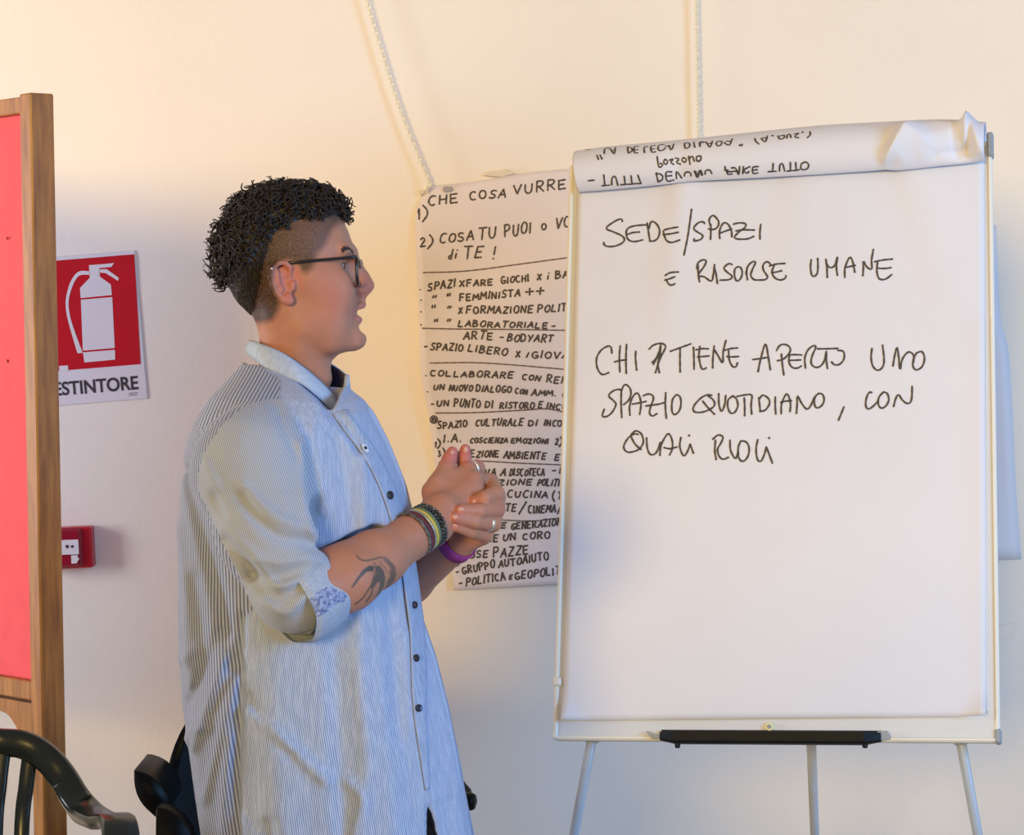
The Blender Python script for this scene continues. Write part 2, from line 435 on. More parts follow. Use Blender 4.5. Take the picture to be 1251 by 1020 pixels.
MB().lathe(bp(u, v, 0), bn, [(.0078, 0), (.0078, .004), (.0062, .006), (.0035, .006)], 26).build('washer', M['brass'], ease)
MB().lathe(bp(u, v, .0055), bn, [(.0036, 0), (.0034, .003), (.001, .0036)], 18).build('screw', M['cap_grey'], ease)
# little clip on the left edge
u, v = to_b(681, 833); MB().box(bp(u, v, 0), bx, bu, bn, .0075, .008, .006, .003).build('edge_clip', M['clear_tape'], ease)
# legs
def leg(p_top, p_px, r, name='leg'):
    """tube from a point under the board through the pixel p_px down to the floor"""
    d = ray(*p_px); Yb = p_top[1] + (.10 if name == 'leg' else .35)
    q = CAM + d * ((Yb) / d[1]); dirv = unit(q - p_top); end = p_top + dirv * ((p_top[2] - .012) / -dirv[2])
    lg = MB().tube([p_top, end], r, 18).build(name, M['steel'], ease, True)
    MB().lathe(end + np.array([0, 0, .03]), -dirv, [(r * 1.05, -.01), (r * 1.5, 0), (r * 1.5, .03), (r, .034)], 18).build('rubber_foot', M['black'], lg)
    return lg
for (tx, ty), (qx, qy) in (((723, 904), (701, 1022)), ((1173, 900), (1195, 1022))):
    u, v = to_b(tx, ty, -.028)
    p = bp(u, v, -.028); pt = p + bu * .10
    lg = leg(p, (qx, qy), .0085)
    MB().box(bp(u, .07, -.03), bx, bu, bn, .012, .075, .009, .003).build('leg_socket', M['steel'], ease)
u, v = to_b(990, 905, -.05); p = bp(u, v, -.10)
p = at(991, 905, 4.16); leg(p, (995.5, 1022), .0085, 'rear_leg')
MB().tube([p, bp(u, .55, -.03)], .0085, 16).build('rear_leg_upper', M['steel'], ease, True)

# ---- pad of paper
pad = empty('flip_chart_pad', bp(0, .5, .006), 'white paper pad on the easel with handwritten lines and folded top pages', 'paper pad', None)
def sheet_n(u, v):                               # how far the front sheet stands off the board
    n = .006 + .0018 * math.sin(u * 9 + 1) * math.sin(v * 3)
    top = max(0, (v - .62) / .35)
    for c, w, a, sl in ((-.165, .030, .0075, .10), (.185, .026, -.008, -.22), (.05, .08, .003, 0), (-.02, .05, -.004, .1), (.25, .05, .005, -.3)):
        uu = u - c - sl * (v - .93)
        n += a * top * math.exp(-(uu / w) ** 2)
    return max(n, .0052)
c4 = [to_b(705, 215, .006), to_b(1202.5, 190, .006), to_b(1205, 875, .006), to_b(687.5, 880, .006)]
nu, nv = 60, 84; G = np.zeros((nv + 1, nu + 1, 3))
for j in range(nv + 1):
    t = j / nv
    for i in range(nu + 1):
        s = i / nu
        a = np.array(c4[0]) * (1 - s) + np.array(c4[1]) * s; b = np.array(c4[3]) * (1 - s) + np.array(c4[2]) * s
        u, v = a * (1 - t) + b * t
        n = sheet_n(u, v)
        dl, dr_ = s * .70 + (1 - t) * 1.0, (1 - s) * .70 + (1 - t) * 1.0
        n += .022 * max(0, 1 - dr_ / .055) ** 1.6 + .016 * max(0, 1 - dl / .05) ** 1.6
        n += .004 * max(0, 1 - (1 - s) * .7 / .05) ** 2 * (t > .3)
        G[j, i] = bp(u, v, n)
front = MB().sheet(G, -.0012, bn).build('front_sheet', M['paper'], pad, True)
# second sheet below, a few millimetres larger at the bottom
MB().sheet(np.array([[bp(u * 1.002 + .0015, v - (.004 if v < .3 else 0), .003) for u in np.linspace(-.342, .350, 4)] for v in np.linspace(.05, .98, 4)]), -.002, bn).build('under_sheet', M['paper'], pad)

# pages folded over the top edge of the board
top_o = spline([(701.5, 186), (740, 180.5), (800, 175), (860, 169), (930, 161.5), (1000, 154.5), (1060, 151), (1130, 147.5), (1168, 147.5), (1203.5, 150.5)], 14)
bot_o = spline([(706, 234.5), (740, 232), (800, 226.5), (838, 222), (860, 220.5), (900, 218.5), (1000, 213), (1075, 208), (1100, 208), (1150, 202.5), (1203.5, 197)], 14)
def resample(P, n):
    d = np.r_[0, np.cumsum(np.linalg.norm(np.diff(P, axis=0), axis=1))]; s = np.linspace(0, d[-1], n)
    return np.stack([np.interp(s, d, P[:, i]) for i in range(P.shape[1])], 1)
NS, NT = 220, 46
top_o, bot_o = resample(top_o, NS), resample(bot_o, NS)
def crease(px, py):
    h = 0
    def seg(a, b, w, d, side=0):
        a = np.array(a, float); b = np.array(b, float); p = np.array([px, py]); ab = b - a
        t = np.clip((p - a) @ ab / (ab @ ab), 0, 1); q = p - a - ab * t; r = np.linalg.norm(q)
        sg = np.sign(ab[0] * q[1] - ab[1] * q[0])
        if side and sg * side < 0: w = w * .35
        return d * max(0, 1 - r / w) ** 1.3
    h += seg((1108, 167), (1078, 208), 30, .020, -1) + seg((1108, 167), (1148, 189), 22, .010) - seg((1146, 190), (1176, 186), 20, .016)
    h -= seg((1092, 203), (1078, 207), 12, .012) + seg((1176, 150), (1176, 185), 15, .014)
    h += seg((1181, 137), (1180, 180), 16, .024, 1) + seg((1181, 150), (1201, 193), 16, .012) + seg((1140, 155), (1172, 162), 14, .008)
    h += seg((838, 222), (832, 212), 26, -.006)
    return h
R = []
for i in range(NS):
    row = []
    (x0, y0), (x1, y1) = top_o[i], bot_o[i]
    pk = 0
    if x0 > 1150:                                # the peaked fold above the right end
        pk = 11.5 * max(0, 1 - abs(x0 - 1181.5) / (9 if x0 < 1181.5 else 13)) ** 1.1
    ut, vt = to_b(x0, y0 - pk - 5.0, .012); ub, vb = to_b(x1, y1, .020)
    ctr_v, hh = (vt + vb) / 2, (vt - vb) / 2
    for j in range(NT):
        t = j / (NT - 1)
        if t < .25:                              # behind the board
            k = t / .25; v = vt - .055 * (1 - k) ** 1; n = -.036 + .032 * max(0, (k - .8) / .2) ** 1.5
            u = ut + (ub - ut) * 0
        else:
            k = (t - .25) / .75; ph = math.pi * k
            v = vt + (vb - vt) * (.5 - .5 * math.cos(ph)) * .35 + (vb - vt) * k * .65
            u = ut + (ub - ut) * k
            n = -.004 + (.024) * k + .036 * math.sin(ph) ** .8
            X_, Y_ = x0 + (x1 - x0) * k, y0 + (y1 - y0) * k
            n += crease(X_, Y_) * min(1, 4 * k, 5 * (1 - k) + .25)
        row.append(bp(u, v, n))
    R.append(row)
R = np.array(R)
fold = MB().sheet(R, -.0022, bn * .6 + bu * .0).build('folded_pages', M['paper'], pad, True)

# ------------------------------------------------------------------ handwriting: pen strokes laid on a surface
def bvh_of(objs):
    V, Fc, o = [], [], 0
    for ob in objs:
        v = np.empty(len(ob.data.vertices) * 3, np.float32); ob.data.vertices.foreach_get('co', v)
        v = v.reshape(-1, 3); V += [tuple(p) for p in v.tolist()]; Fc += [tuple(i + o for i in p.vertices) for p in ob.data.polygons]; o += len(v)
    return BVHTree.FromPolygons(V, Fc)
def hit(bvh, px, py):
    d = Vector(ray(px, py)).normalized(); h = bvh.ray_cast(Vector(CAM), d)
    if h[0] is None: return None, None
    n = np.array(h[1]); n = n if n @ np.array(d) < 0 else -n
    return np.array(h[0]), n
def pen(mb, bvh, pts, w, off=.0008, step=2.2, smooth_=True):
    """one stroke: pts in picture pixels, w = width in metres"""
    P = [np.asarray(p, float) for p in pts]
    if len(P) == 1: P = [P[0] - .6, P[0] + .6]
    Q = spline(P, 6) if smooth_ and len(P) > 2 else np.array(P)
    L = np.sum(np.linalg.norm(np.diff(Q, axis=0), axis=1)); Q = resample(Q, max(2, int(L / step) + 2))
    H = [hit(bvh, *q) for q in Q]; H = [h for h in H if h[0] is not None]
    if len(H) < 2: return
    C = np.array([h[0] for h in H]); Nn = np.array([h[1] for h in H])
    T = np.gradient(C, axis=0); T /= np.linalg.norm(T, axis=1)[:, None] + 1e-12
    S = np.cross(Nn, T); S /= np.linalg.norm(S, axis=1)[:, None] + 1e-12
    ww = w * (.5 + .06 * np.sin(np.arange(len(C)) * 1.3 + len(C)))
    C = C + Nn * off
    C = np.vstack([C[0] - T[0] * w * .3, C, C[-1] + T[-1] * w * .3]); S = np.vstack([S[0], S, S[-1]]); ww = np.r_[ww[0] * .55, ww, ww[-1] * .55]
    m = len(C); V = np.empty((2 * m, 3)); V[0::2] = C - S * ww[:, None]; V[1::2] = C + S * ww[:, None]
    mb.add(V, [(2 * i, 2 * i + 2, 2 * i + 3, 2 * i + 1) for i in range(m - 1)])
class Lines:                                     # keeps every written line a mesh of its own
    def __init__(s, key): s.key = key; s.d = {}
    def of(s, P): return s.d.setdefault(s.key(*np.mean(P, axis=0)), MB())
    def build(s, name, mat_, parent):
        for k in sorted(s.d): s.d[k].build(name, mat_, parent)
def strokes(mb, bvh, ox, oy, k, data, w):
    for s in data: pen(mb.of([(ox + x / k, oy + y / k) for x, y in s]), bvh, [(ox + x / k, oy + y / k) for x, y in s], w)
bf = bvh_of([front]); hw = Lines(lambda x, y: sum(y > b for b in (312, 385, 470, 522))); WP = .0033
# SEDE/ and E
strokes(hw, bf, 720, 250, 10.2, [
 [(412, 212), (408, 188), (375, 182), (300, 220), (210, 295), (300, 340), (400, 385), (440, 430), (410, 480), (320, 518), (230, 522), (185, 500), (182, 470)],
 [(720, 252), (600, 260), (510, 280), (465, 320), (465, 390), (490, 440), (560, 462), (668, 440)], [(460, 380), (540, 350), (628, 342)],
 [(722, 228), (738, 340), (758, 460)], [(745, 300), (765, 225), (795, 210), (850, 255), (878, 330), (860, 410), (815, 450), (758, 458)],
 [(1108, 280), (1020, 295), (930, 322), (935, 380), (965, 450), (1030, 472), (1130, 440)], [(920, 375), (1010, 365), (1112, 345)],
 [(1112, 840), (1010, 848), (945, 885)], [(940, 942), (1010, 922), (1068, 898)], [(960, 930), (985, 985), (1025, 1005), (1070, 985)]], WP)
strokes(hw, bf, 830, 250, 10.2, [
 [(152, 58), (125, 260), (95, 450), (56, 632)],
 [(315, 240), (300, 216), (240, 225), (178, 295), (230, 345), (293, 385), (265, 435), (175, 455), (190, 425)],
 [(392, 245), (393, 350), (388, 435)], [(385, 260), (372, 190), (405, 140), (440, 145), (490, 210), (480, 275), (430, 310), (360, 303)],
 [(505, 425), (500, 340), (530, 255), (570, 225), (615, 255), (650, 330), (655, 405)], [(510, 355), (590, 325), (655, 305)],
 [(672, 245), (750, 228), (825, 240), (820, 285), (745, 340), (685, 412), (760, 432), (860, 425), (930, 395)], [(705, 330), (800, 315), (938, 318)],
 [(1015, 245), (1005, 340), (1005, 432)],
 # RISORSE
 [(232, 745), (235, 850), (252, 965)], [(220, 800), (230, 730), (290, 690), (335, 700), (310, 770), (235, 880), (310, 900), (400, 955), (425, 860), (440, 745)], [(440, 790), (460, 880), (475, 985)],
 [(658, 750), (620, 735), (555, 790), (600, 845), (660, 895), (620, 935), (505, 942)],
 [(725, 775), (690, 810), (690, 900), (720, 955), (765, 920), (785, 850), (765, 785), (725, 775)],
 [(845, 780), (838, 860), (850, 940)], [(830, 860), (860, 760), (920, 710), (950, 720), (915, 800), (890, 880), (930, 935), (1000, 940), (1070, 935), (1100, 900), (1050, 820), (1045, 750), (1090, 712), (1130, 735), (1140, 760)]], WP)
strokes(hw, bf, 800, 290, 7.82, [
 [(1095, 275), (1165, 255), (1245, 250)], [(1115, 340), (1170, 330), (1215, 318)], [(1140, 270), (1120, 330), (1145, 385), (1200, 408), (1248, 390), (1252, 365)]], WP)
strokes(hw, bf, 950, 290, 7.82, [
 [(322, 212), (315, 280), (325, 355), (350, 375), (380, 340), (386, 260), (383, 200)],
 [(462, 208), (472, 300), (475, 385)], [(465, 250), (500, 290), (545, 270), (572, 190)], [(572, 190), (562, 280), (572, 365)],
 [(642, 385), (645, 290), (690, 190), (720, 240), (738, 335)], [(640, 290), (745, 268)],
 [(815, 368), (820, 290), (820, 225), (850, 280), (900, 305), (898, 220), (915, 115)],
 [(925, 235), (1000, 218), (1098, 208)], [(955, 240), (948, 320), (970, 395), (1030, 400), (1092, 355)], [(955, 295), (1020, 298), (1085, 290)]], WP)
# CHI P TIENE APERTO UNO
strokes(hw, bf, 720, 410, 8.936, [
 [(248, 195), (238, 130), (205, 115), (130, 160), (80, 250), (90, 360), (140, 425), (215, 405)],
 [(338, 110), (328, 250), (335, 400)], [(408, 95), (400, 250), (404, 415)], [(275, 288), (340, 272), (410, 265)], [(508, 170), (505, 250), (518, 380)],
 [(652, 150), (700, 105), (780, 85), (832, 110), (820, 160), (770, 260), (722, 408)], [(780, 90), (775, 200), (750, 300), (765, 408)], [(772, 130), (760, 220), (685, 295)], [(790, 200), (720, 260), (700, 318)], [(760, 180), (740, 230), (710, 300)],
 [(885, 172), (960, 145), (1110, 90)], [(992, 140), (990, 260), (992, 400)]], WP)
strokes(hw, bf, 840, 400, 8.936, [
 [(65, 215), (70, 330), (72, 460)], [(90, 245), (160, 232), (230, 235)], [(135, 205), (125, 320), (150, 440), (180, 458), (205, 440)], [(110, 322), (170, 318), (238, 312)],
 [(275, 445), (278, 330), (292, 200)], [(292, 240), (340, 320), (385, 390), (390, 270), (420, 140)], [(408, 250), (470, 232), (548, 225)], [(450, 255), (455, 350), (490, 425), (530, 430), (545, 385)], [(430, 318), (490, 322), (562, 318)],
 [(770, 485), (800, 340), (852, 180), (880, 310), (905, 465)], [(710, 352), (800, 340), (885, 325)],
 [(1025, 290), (1035, 400), (1052, 522)], [(972, 255), (1005, 200), (1060, 185), (1115, 215), (1118, 270), (1050, 345), (980, 365)],
 [(1100, 300), (1180, 298), (1248, 302)], [(1120, 360), (1190, 358), (1240, 355)], [(1115, 305), (1105, 370), (1140, 435), (1200, 445), (1245, 420)]], WP)
strokes(hw, bf, 960, 400, 6.95, [
 [(168, 348), (162, 260), (190, 190), (238, 155), (255, 170), (225, 240), (215, 300), (240, 335), (285, 335), (325, 290), (345, 205)], [(345, 205), (345, 280), (355, 352)],
 [(268, 182), (350, 182), (445, 178)], [(440, 195), (490, 205), (495, 265), (460, 312), (415, 318), (388, 292)],
 [(732, 178), (725, 260), (740, 330), (780, 365), (820, 340), (835, 280), (822, 150)],
 [(910, 330), (925, 240), (945, 170), (960, 260), (970, 360), (990, 270), (1040, 210), (1085, 235), (1085, 300)],
 [(1110, 218), (1085, 270), (1080, 330), (1110, 362), (1160, 330), (1178, 260), (1155, 205), (1110, 218)]], WP)
# SPAZIO QUOTIDIANO, CON
strokes(hw, bf, 720, 460, 8.936, [
 [(350, 150), (310, 140), (250, 165), (212, 212), (260, 260), (292, 305), (250, 390), (195, 435), (142, 432), (165, 355)],
 [(350, 150), (348, 300), (355, 450)], [(350, 160), (375, 100), (405, 90), (445, 130), (455, 190), (430, 260), (375, 308)],
 [(445, 425), (440, 330), (470, 230), (520, 180), (550, 220), (565, 310), (550, 415)], [(468, 302), (540, 290), (622, 272)],
 [(588, 212), (640, 192), (690, 205), (700, 250), (670, 330), (658, 400), (690, 432), (740, 405)], [(615, 322), (690, 312), (770, 300), (820, 285)], [(835, 175), (830, 320), (842, 460)],
 [(950, 200), (910, 250), (900, 340), (910, 400), (940, 415), (985, 370), (1002, 290), (990, 220), (955, 198)]], WP)
strokes(hw, bf, 840, 460, 6.95, [
 [(208, 160), (160, 158), (100, 195), (50, 260), (60, 300), (130, 302), (205, 270), (232, 235), (215, 195), (175, 165)], [(128, 208), (170, 260), (230, 322)],
 [(265, 145), (268, 240), (290, 298), (315, 240), (325, 160)], [(385, 165), (345, 200), (342, 260), (365, 310), (400, 305), (428, 250), (415, 190), (385, 165)],
 [(420, 170), (480, 158), (545, 158), (540, 240), (545, 322)], [(482, 180), (486, 260), (485, 335)],
 [(605, 180), (612, 240), (618, 298)], [(610, 190), (640, 158), (690, 190), (695, 235), (660, 285), (612, 298)],
 [(745, 172), (745, 250), (750, 322)], [(795, 318), (800, 230), (840, 148), (865, 185), (875, 240), (870, 300)], [(790, 222), (830, 210), (885, 205)],
 [(925, 315), (930, 240), (935, 165), (970, 230), (1015, 278), (1050, 240), (1075, 180)], [(1110, 145), (1080, 180), (1080, 245), (1105, 268), (1145, 240), (1160, 195), (1145, 150), (1110, 145)]], WP)
strokes(hw, bf, 1000, 450, 8.936, [
 [(278, 420), (250, 490), (218, 568)], [(582, 265), (555, 262), (525, 320), (515, 400), (540, 445), (590, 420), (650, 360)],
 [(710, 260), (670, 300), (650, 360), (665, 420), (700, 435), (745, 400), (768, 340), (750, 275), (710, 258)],
 [(820, 418), (840, 340), (872, 285), (910, 340), (960, 382), (1005, 370), (1020, 300), (1022, 195)]], WP)
# QUALI RUOLI
strokes(hw, bf, 750, 515, 5.957, [
 [(178, 95), (150, 90), (105, 120), (72, 180), (90, 218), (130, 222), (185, 200), (215, 150), (200, 90), (160, 68), (125, 95)], [(125, 110), (155, 165), (200, 205)],
 [(238, 118), (245, 200), (270, 242), (310, 225), (340, 150)], [(335, 248), (345, 170), (395, 88), (425, 140), (425, 200), (405, 245)], [(365, 190), (410, 198), (460, 185)],
 [(488, 115), (480, 185), (508, 250), (535, 220), (555, 165)], [(555, 165), (580, 232)], [(548, 102)],
 [(740, 135), (735, 210), (745, 278)], [(720, 130), (760, 98), (795, 115), (775, 165), (755, 200), (765, 250), (795, 275), (835, 260)], [(845, 135), (850, 210), (885, 270), (905, 220)],
 [(925, 140), (905, 190), (910, 265), (940, 290), (975, 255), (985, 195), (965, 150), (925, 140)],
 [(1048, 130), (1035, 200), (1045, 275), (1070, 290), (1095, 240), (1110, 185)], [(1110, 185), (1155, 305)], [(1130, 120)]], WP)
hw.build('handwriting', M['ink_thin'], front)

# upside-down lines on the folded pages
bfo = bvh_of([fold]); hw = Lines(lambda x, y: sum(y + .07 * (x - 720) > b for b in (193, 211))); WF = .0029
strokes(hw, bfo, 700, 160, 7.82, [
 [(115, 182), (170, 178)], [(228, 232), (245, 275)], [(258, 230), (280, 272)], [(300, 220), (305, 170), (345, 165)], [(355, 170), (395, 222), (405, 160)], [(365, 190), (405, 188)],
 [(520, 155), (530, 215)], [(520, 155), (560, 165), (565, 195), (530, 215)], [(625, 150), (585, 155), (590, 212), (620, 210)], [(590, 185), (620, 180)],
 [(685, 210), (680, 160), (715, 150)], [(785, 140), (745, 150), (755, 205), (790, 200)], [(750, 178), (780, 172)],
 [(875, 130), (820, 140), (815, 180), (850, 190), (885, 165)], [(880, 150), (930, 145)], [(915, 140), (940, 185), (965, 125)],
 [(1065, 120), (1075, 170), (1115, 150), (1110, 118), (1065, 120)], [(1155, 110), (1165, 160)], [(1215, 150), (1210, 110), (1245, 105)],
 [(805, 245), (815, 320), (830, 350), (860, 320), (830, 310)], [(880, 270), (905, 290), (890, 320), (865, 300), (880, 270)], [(920, 280), (960, 265), (935, 300), (965, 320)], [(980, 260), (1015, 268), (990, 300), (1030, 318)], [(1055, 255), (1085, 270), (1070, 300), (1040, 280), (1055, 255)], [(1105, 240), (1120, 320)], [(1110, 270), (1140, 240), (1160, 290)], [(1185, 290), (1180, 250), (1215, 240), (1225, 270), (1200, 295)],
 [(145, 475), (205, 468)], [(295, 418), (305, 520)], [(275, 522), (350, 515)], [(370, 515), (375, 450), (405, 435), (430, 520)], [(490, 430), (500, 510)], [(455, 512), (540, 505)], [(555, 425), (565, 505)], [(535, 508), (600, 500)], [(620, 420), (650, 500)], [(600, 502), (655, 498)],
 [(795, 400), (815, 485)], [(795, 400), (850, 420), (855, 460), (815, 485)], [(945, 390), (890, 395), (900, 475), (965, 465)], [(895, 430), (945, 425)], [(990, 455), (990, 385), (1040, 450)], [(1065, 430), (1075, 395), (1120, 395), (1130, 430)], [(1160, 380), (1190, 445), (1215, 370), (1240, 420)]], WF)
strokes(hw, bfo, 850, 145, 7.82, [
 [(42, 270), (45, 235), (100, 225)], [(100, 225), (135, 275), (160, 215)], [(120, 240), (160, 238)], [(255, 215), (200, 225), (205, 260), (240, 255), (250, 225)], [(270, 230), (320, 255), (350, 195)], [(290, 218), (340, 218)],
 [(420, 250), (425, 265)], [(440, 245), (445, 260)], [(565, 190), (575, 220), (605, 245)], [(625, 190), (665, 225), (685, 165)], [(640, 185), (685, 188)], [(735, 165)],
 [(785, 165), (800, 195), (840, 190), (845, 160), (800, 170)], [(870, 190), (875, 155), (900, 150), (910, 185)], [(940, 150), (985, 140), (945, 175), (985, 185)], [(1022, 132)], [(1090, 125), (1095, 155), (1065, 185)],
 [(10, 400), (45, 400), (50, 360), (20, 358)], [(0, 500), (15, 545), (40, 490), (55, 540)], [(90, 530), (95, 495), (135, 490), (155, 525)],
 [(280, 455), (290, 500), (345, 505)], [(275, 490), (310, 490)], [(295, 500), (310, 530), (350, 525)], [(340, 470), (380, 470), (410, 535), (420, 455)], [(350, 500), (415, 500)], [(450, 525), (455, 455)], [(520, 455), (460, 490), (490, 520), (510, 500)], [(600, 455), (545, 465), (550, 520), (595, 515)], [(545, 490), (590, 485)],
 [(740, 425), (735, 500)], [(690, 505), (770, 500)], [(800, 500), (805, 440), (830, 430), (850, 500)], [(905, 415), (905, 495)], [(870, 500), (940, 492)], [(955, 415), (960, 495)], [(935, 495), (990, 485)], [(1010, 430), (1005, 480), (1060, 480), (1080, 440), (1050, 412), (1010, 430)]], WF)
hw.build('handwriting', M['ink_thin'], fold)

# ------------------------------------------------------------------ written poster on the wall
left_e = resample(spline([(524, 227), (511, 250), (507, 272), (508, 300), (510, 345), (512, 400), (514, 455), (524, 511), (531, 565), (545, 650), (554.5, 721)], 8), 56)
PG = np.zeros((56, 44, 3))
for j in range(56):
    t = j / 55; xr, yr = 905, 181 + (700 - 181) * t
    (xl, yl) = left_e[j]
    for i in range(44):
        s = i / 43
        x = xl + (xr - xl) * s; y = yl + (yr - yl) * s
        if t < .02: y += 1.5 * math.sin(s * 14)
        off = .005 + .020 * max(0, 1 - s / .25) ** 2 * math.sin(math.pi * min(1, t * 1.15)) + .006 * math.sin(5 * s + 9 * t) ** 2 + .012 * max(0, (t - .9) / .1) ** 2
        PG[j, i] = wall_pt(x, y, off)
pos = empty('written_poster', wall_pt(640, 460), 'big poster of handwritten lists taped to the wall behind the easel', 'poster')
psheet = MB().sheet(PG, .0008, -NW).build('sheet', M['poster'], pos, True)
MB().prism([wall_pt(*p, .012) for p in ((541, 229), (545, 227.5), (552, 228), (553.5, 231), (551, 234), (544, 235), (541, 233))], -NW, .004).build('putty_dab', M['putty'], pos)
MB().prism([wall_pt(*p, .011) for p in ((590, 214), (598, 209), (610, 208.5), (619, 206.5), (624, 207.5), (630, 212), (612, 216))], -NW, .0015).build('tape_strip', M['tape'], pos)
MB().prism([wall_pt(*p, .012) for p in ((511, 233), (517, 231), (519, 235), (513, 239))], -NW, .003).build('putty_dab', M['tape'], pos)

# single-stroke capitals, unit box, y up
def arc(cx, cy, rx, ry, a0, a1, n=9):
    return [(cx + rx * math.cos(math.radians(a)), cy + ry * math.sin(math.radians(a))) for a in np.linspace(a0, a1, n)]
O_ = arc(.5, .5, .42, .5, 100, 460, 13)
GLYPH = {
 'A': [[(.02, 0), (.5, 1)], [(.5, 1), (.95, 0)], [(.15, .36), (.85, .40)]], 'B': [[(.1, 0), (.1, 1)], [(.1, 1), (.6, .95), (.7, .75), (.15, .52)], [(.15, .52), (.75, .45), (.85, .2), (.5, .02), (.1, 0)]],
 'C': [arc(.55, .5, .45, .5, 55, 305)], 'D': [[(.1, 0), (.1, 1)], [(.1, 1), (.65, .9), (.9, .5), (.65, .08), (.1, 0)]], 'E': [[(.85, 1), (.15, .98)], [(.12, 1), (.1, 0)], [(.12, .5), (.7, .52)], [(.1, 0), (.85, .02)]],
 'F': [[(.85, 1), (.1, .98)], [(.12, 1), (.1, 0)], [(.12, .5), (.7, .52)]], 'G': [arc(.55, .5, .45, .5, 55, 330), [(.55, .42), (.95, .42)], [(.95, .42), (.93, .1)]], 'H': [[(.1, 0), (.1, 1)], [(.85, 0), (.85, 1)], [(.1, .5), (.85, .52)]],
 'I': [[(.3, 0), (.3, 1)]], 'L': [[(.15, 1), (.1, 0)], [(.1, 0), (.8, .02)]], 'M': [[(.02, 0), (.12, 1)], [(.12, 1), (.5, .35)], [(.5, .35), (.85, 1)], [(.85, 1), (.98, 0)]], 'N': [[(.1, 0), (.1, 1)], [(.1, 1), (.85, 0)], [(.85, 0), (.88, 1)]],
 'O': [O_], 'P': [[(.12, 0), (.1, 1)], [(.1, 1), (.65, .98), (.85, .75), (.6, .5), (.12, .46)]], 'Q': [O_, [(.55, .3), (1, -.1)]], 'R': [[(.12, 0), (.1, 1)], [(.1, 1), (.65, .98), (.8, .75), (.55, .52), (.12, .48)], [(.35, .48), (.9, 0)]],
 'S': [[(.85, .9), (.55, 1), (.2, .85), (.3, .58), (.75, .4), (.8, .12), (.45, 0), (.08, .1)]], 'T': [[(0, 1), (.95, 1)], [(.48, 1), (.45, 0)]], 'U': [[(.08, 1), (.1, .3), (.4, 0), (.75, .2), (.85, 1)]], 'V': [[(.05, 1), (.45, 0)], [(.45, 0), (.9, 1)]],
 'X': [[(.05, 0), (.85, .9)], [(.1, .9), (.85, 0)]], 'Z': [[(.08, 1), (.85, .98)], [(.85, .98), (.1, 0)], [(.1, 0), (.9, .02)]], 'Y': [[(.05, 1), (.45, .5)], [(.9, 1), (.3, 0)]],
 '-': [[(.1, .35), (.8, .38)]], '.': [[(.3, .02), (.4, .05)]], '"': [[(.3, 1), (.2, .6)], [(.65, 1), (.55, .6)]], '!': [[(.6, 1), (.4, .35)], [(.32, .05), (.3, 0)]], '/': [[(.9, 1.15), (.0, -.15)]], '+': [[(.0, .5), (.95, .52)], [(.5, 0), (.5, 1)]],
 '1': [[(.1, .7), (.45, 1)], [(.45, 1), (.45, 0)]], '2': [[(.1, .8), (.45, 1), (.8, .75), (.3, .25), (.1, 0)], [(.1, 0), (.9, .05)]], '3': [[(.15, .95), (.7, .9), (.35, .55), (.8, .3), (.5, 0), (.1, .1)]],
 ')': [[(.1, 1.35), (.7, .85), (.75, .3), (.1, -.3)]], '(': [[(.75, 1.25), (.3, .8), (.25, .3), (.6, -.2)]], 'i': [[(.3, 0), (.3, .6)], [(.3, .95), (.31, 1)]], 'd': [[(.7, 1.1), (.6, .0)], [(.6, .1), (.3, 0), (.1, .2), (.35, .4), (.62, .3)]], 'o': [[(.5 + .3 * math.cos(a), .3 + .3 * math.sin(a)) for a in np.linspace(0, 6.28, 9)]], "'": [[(.2, 1), (.1, .8)]],
}
bpo = bvh_of([psheet]); hp = MB(); WQ = .0036
def line_text(txt, x0, y0, x1, y1, h, w=WQ, mb=hp):
    """txt along the baseline (x0,y0)-(x1,y1), capitals h pixels high"""
    n = sum(.5 if c in ' Ii.1\'"' else 1.15 if c == 'M' else 1 for c in txt)
    ex_ = np.array([x1 - x0, y1 - y0], float); L = np.linalg.norm(ex_); ex_ /= L; ey_ = np.array([ex_[1], -ex_[0]]); adv = L / n; p = 0
    for c in txt:
        a = adv * (.5 if c in ' Ii.1\'"' else 1.15 if c == 'M' else 1)
        if c in GLYPH:
            hh = h * random.uniform(.88, 1.12); dy = random.uniform(-.06, .06) * h; sl = random.uniform(.06, .30) * h
            for s in GLYPH[c]:
                pen(mb, bpo, [np.array([x0, y0]) + ex_ * (p + X * a * .80 + Y_ * sl) + ey_ * (Y_ * hh + dy) for X, Y_ in s], w, .0009, 1.6, len(s) > 2)
        p += a
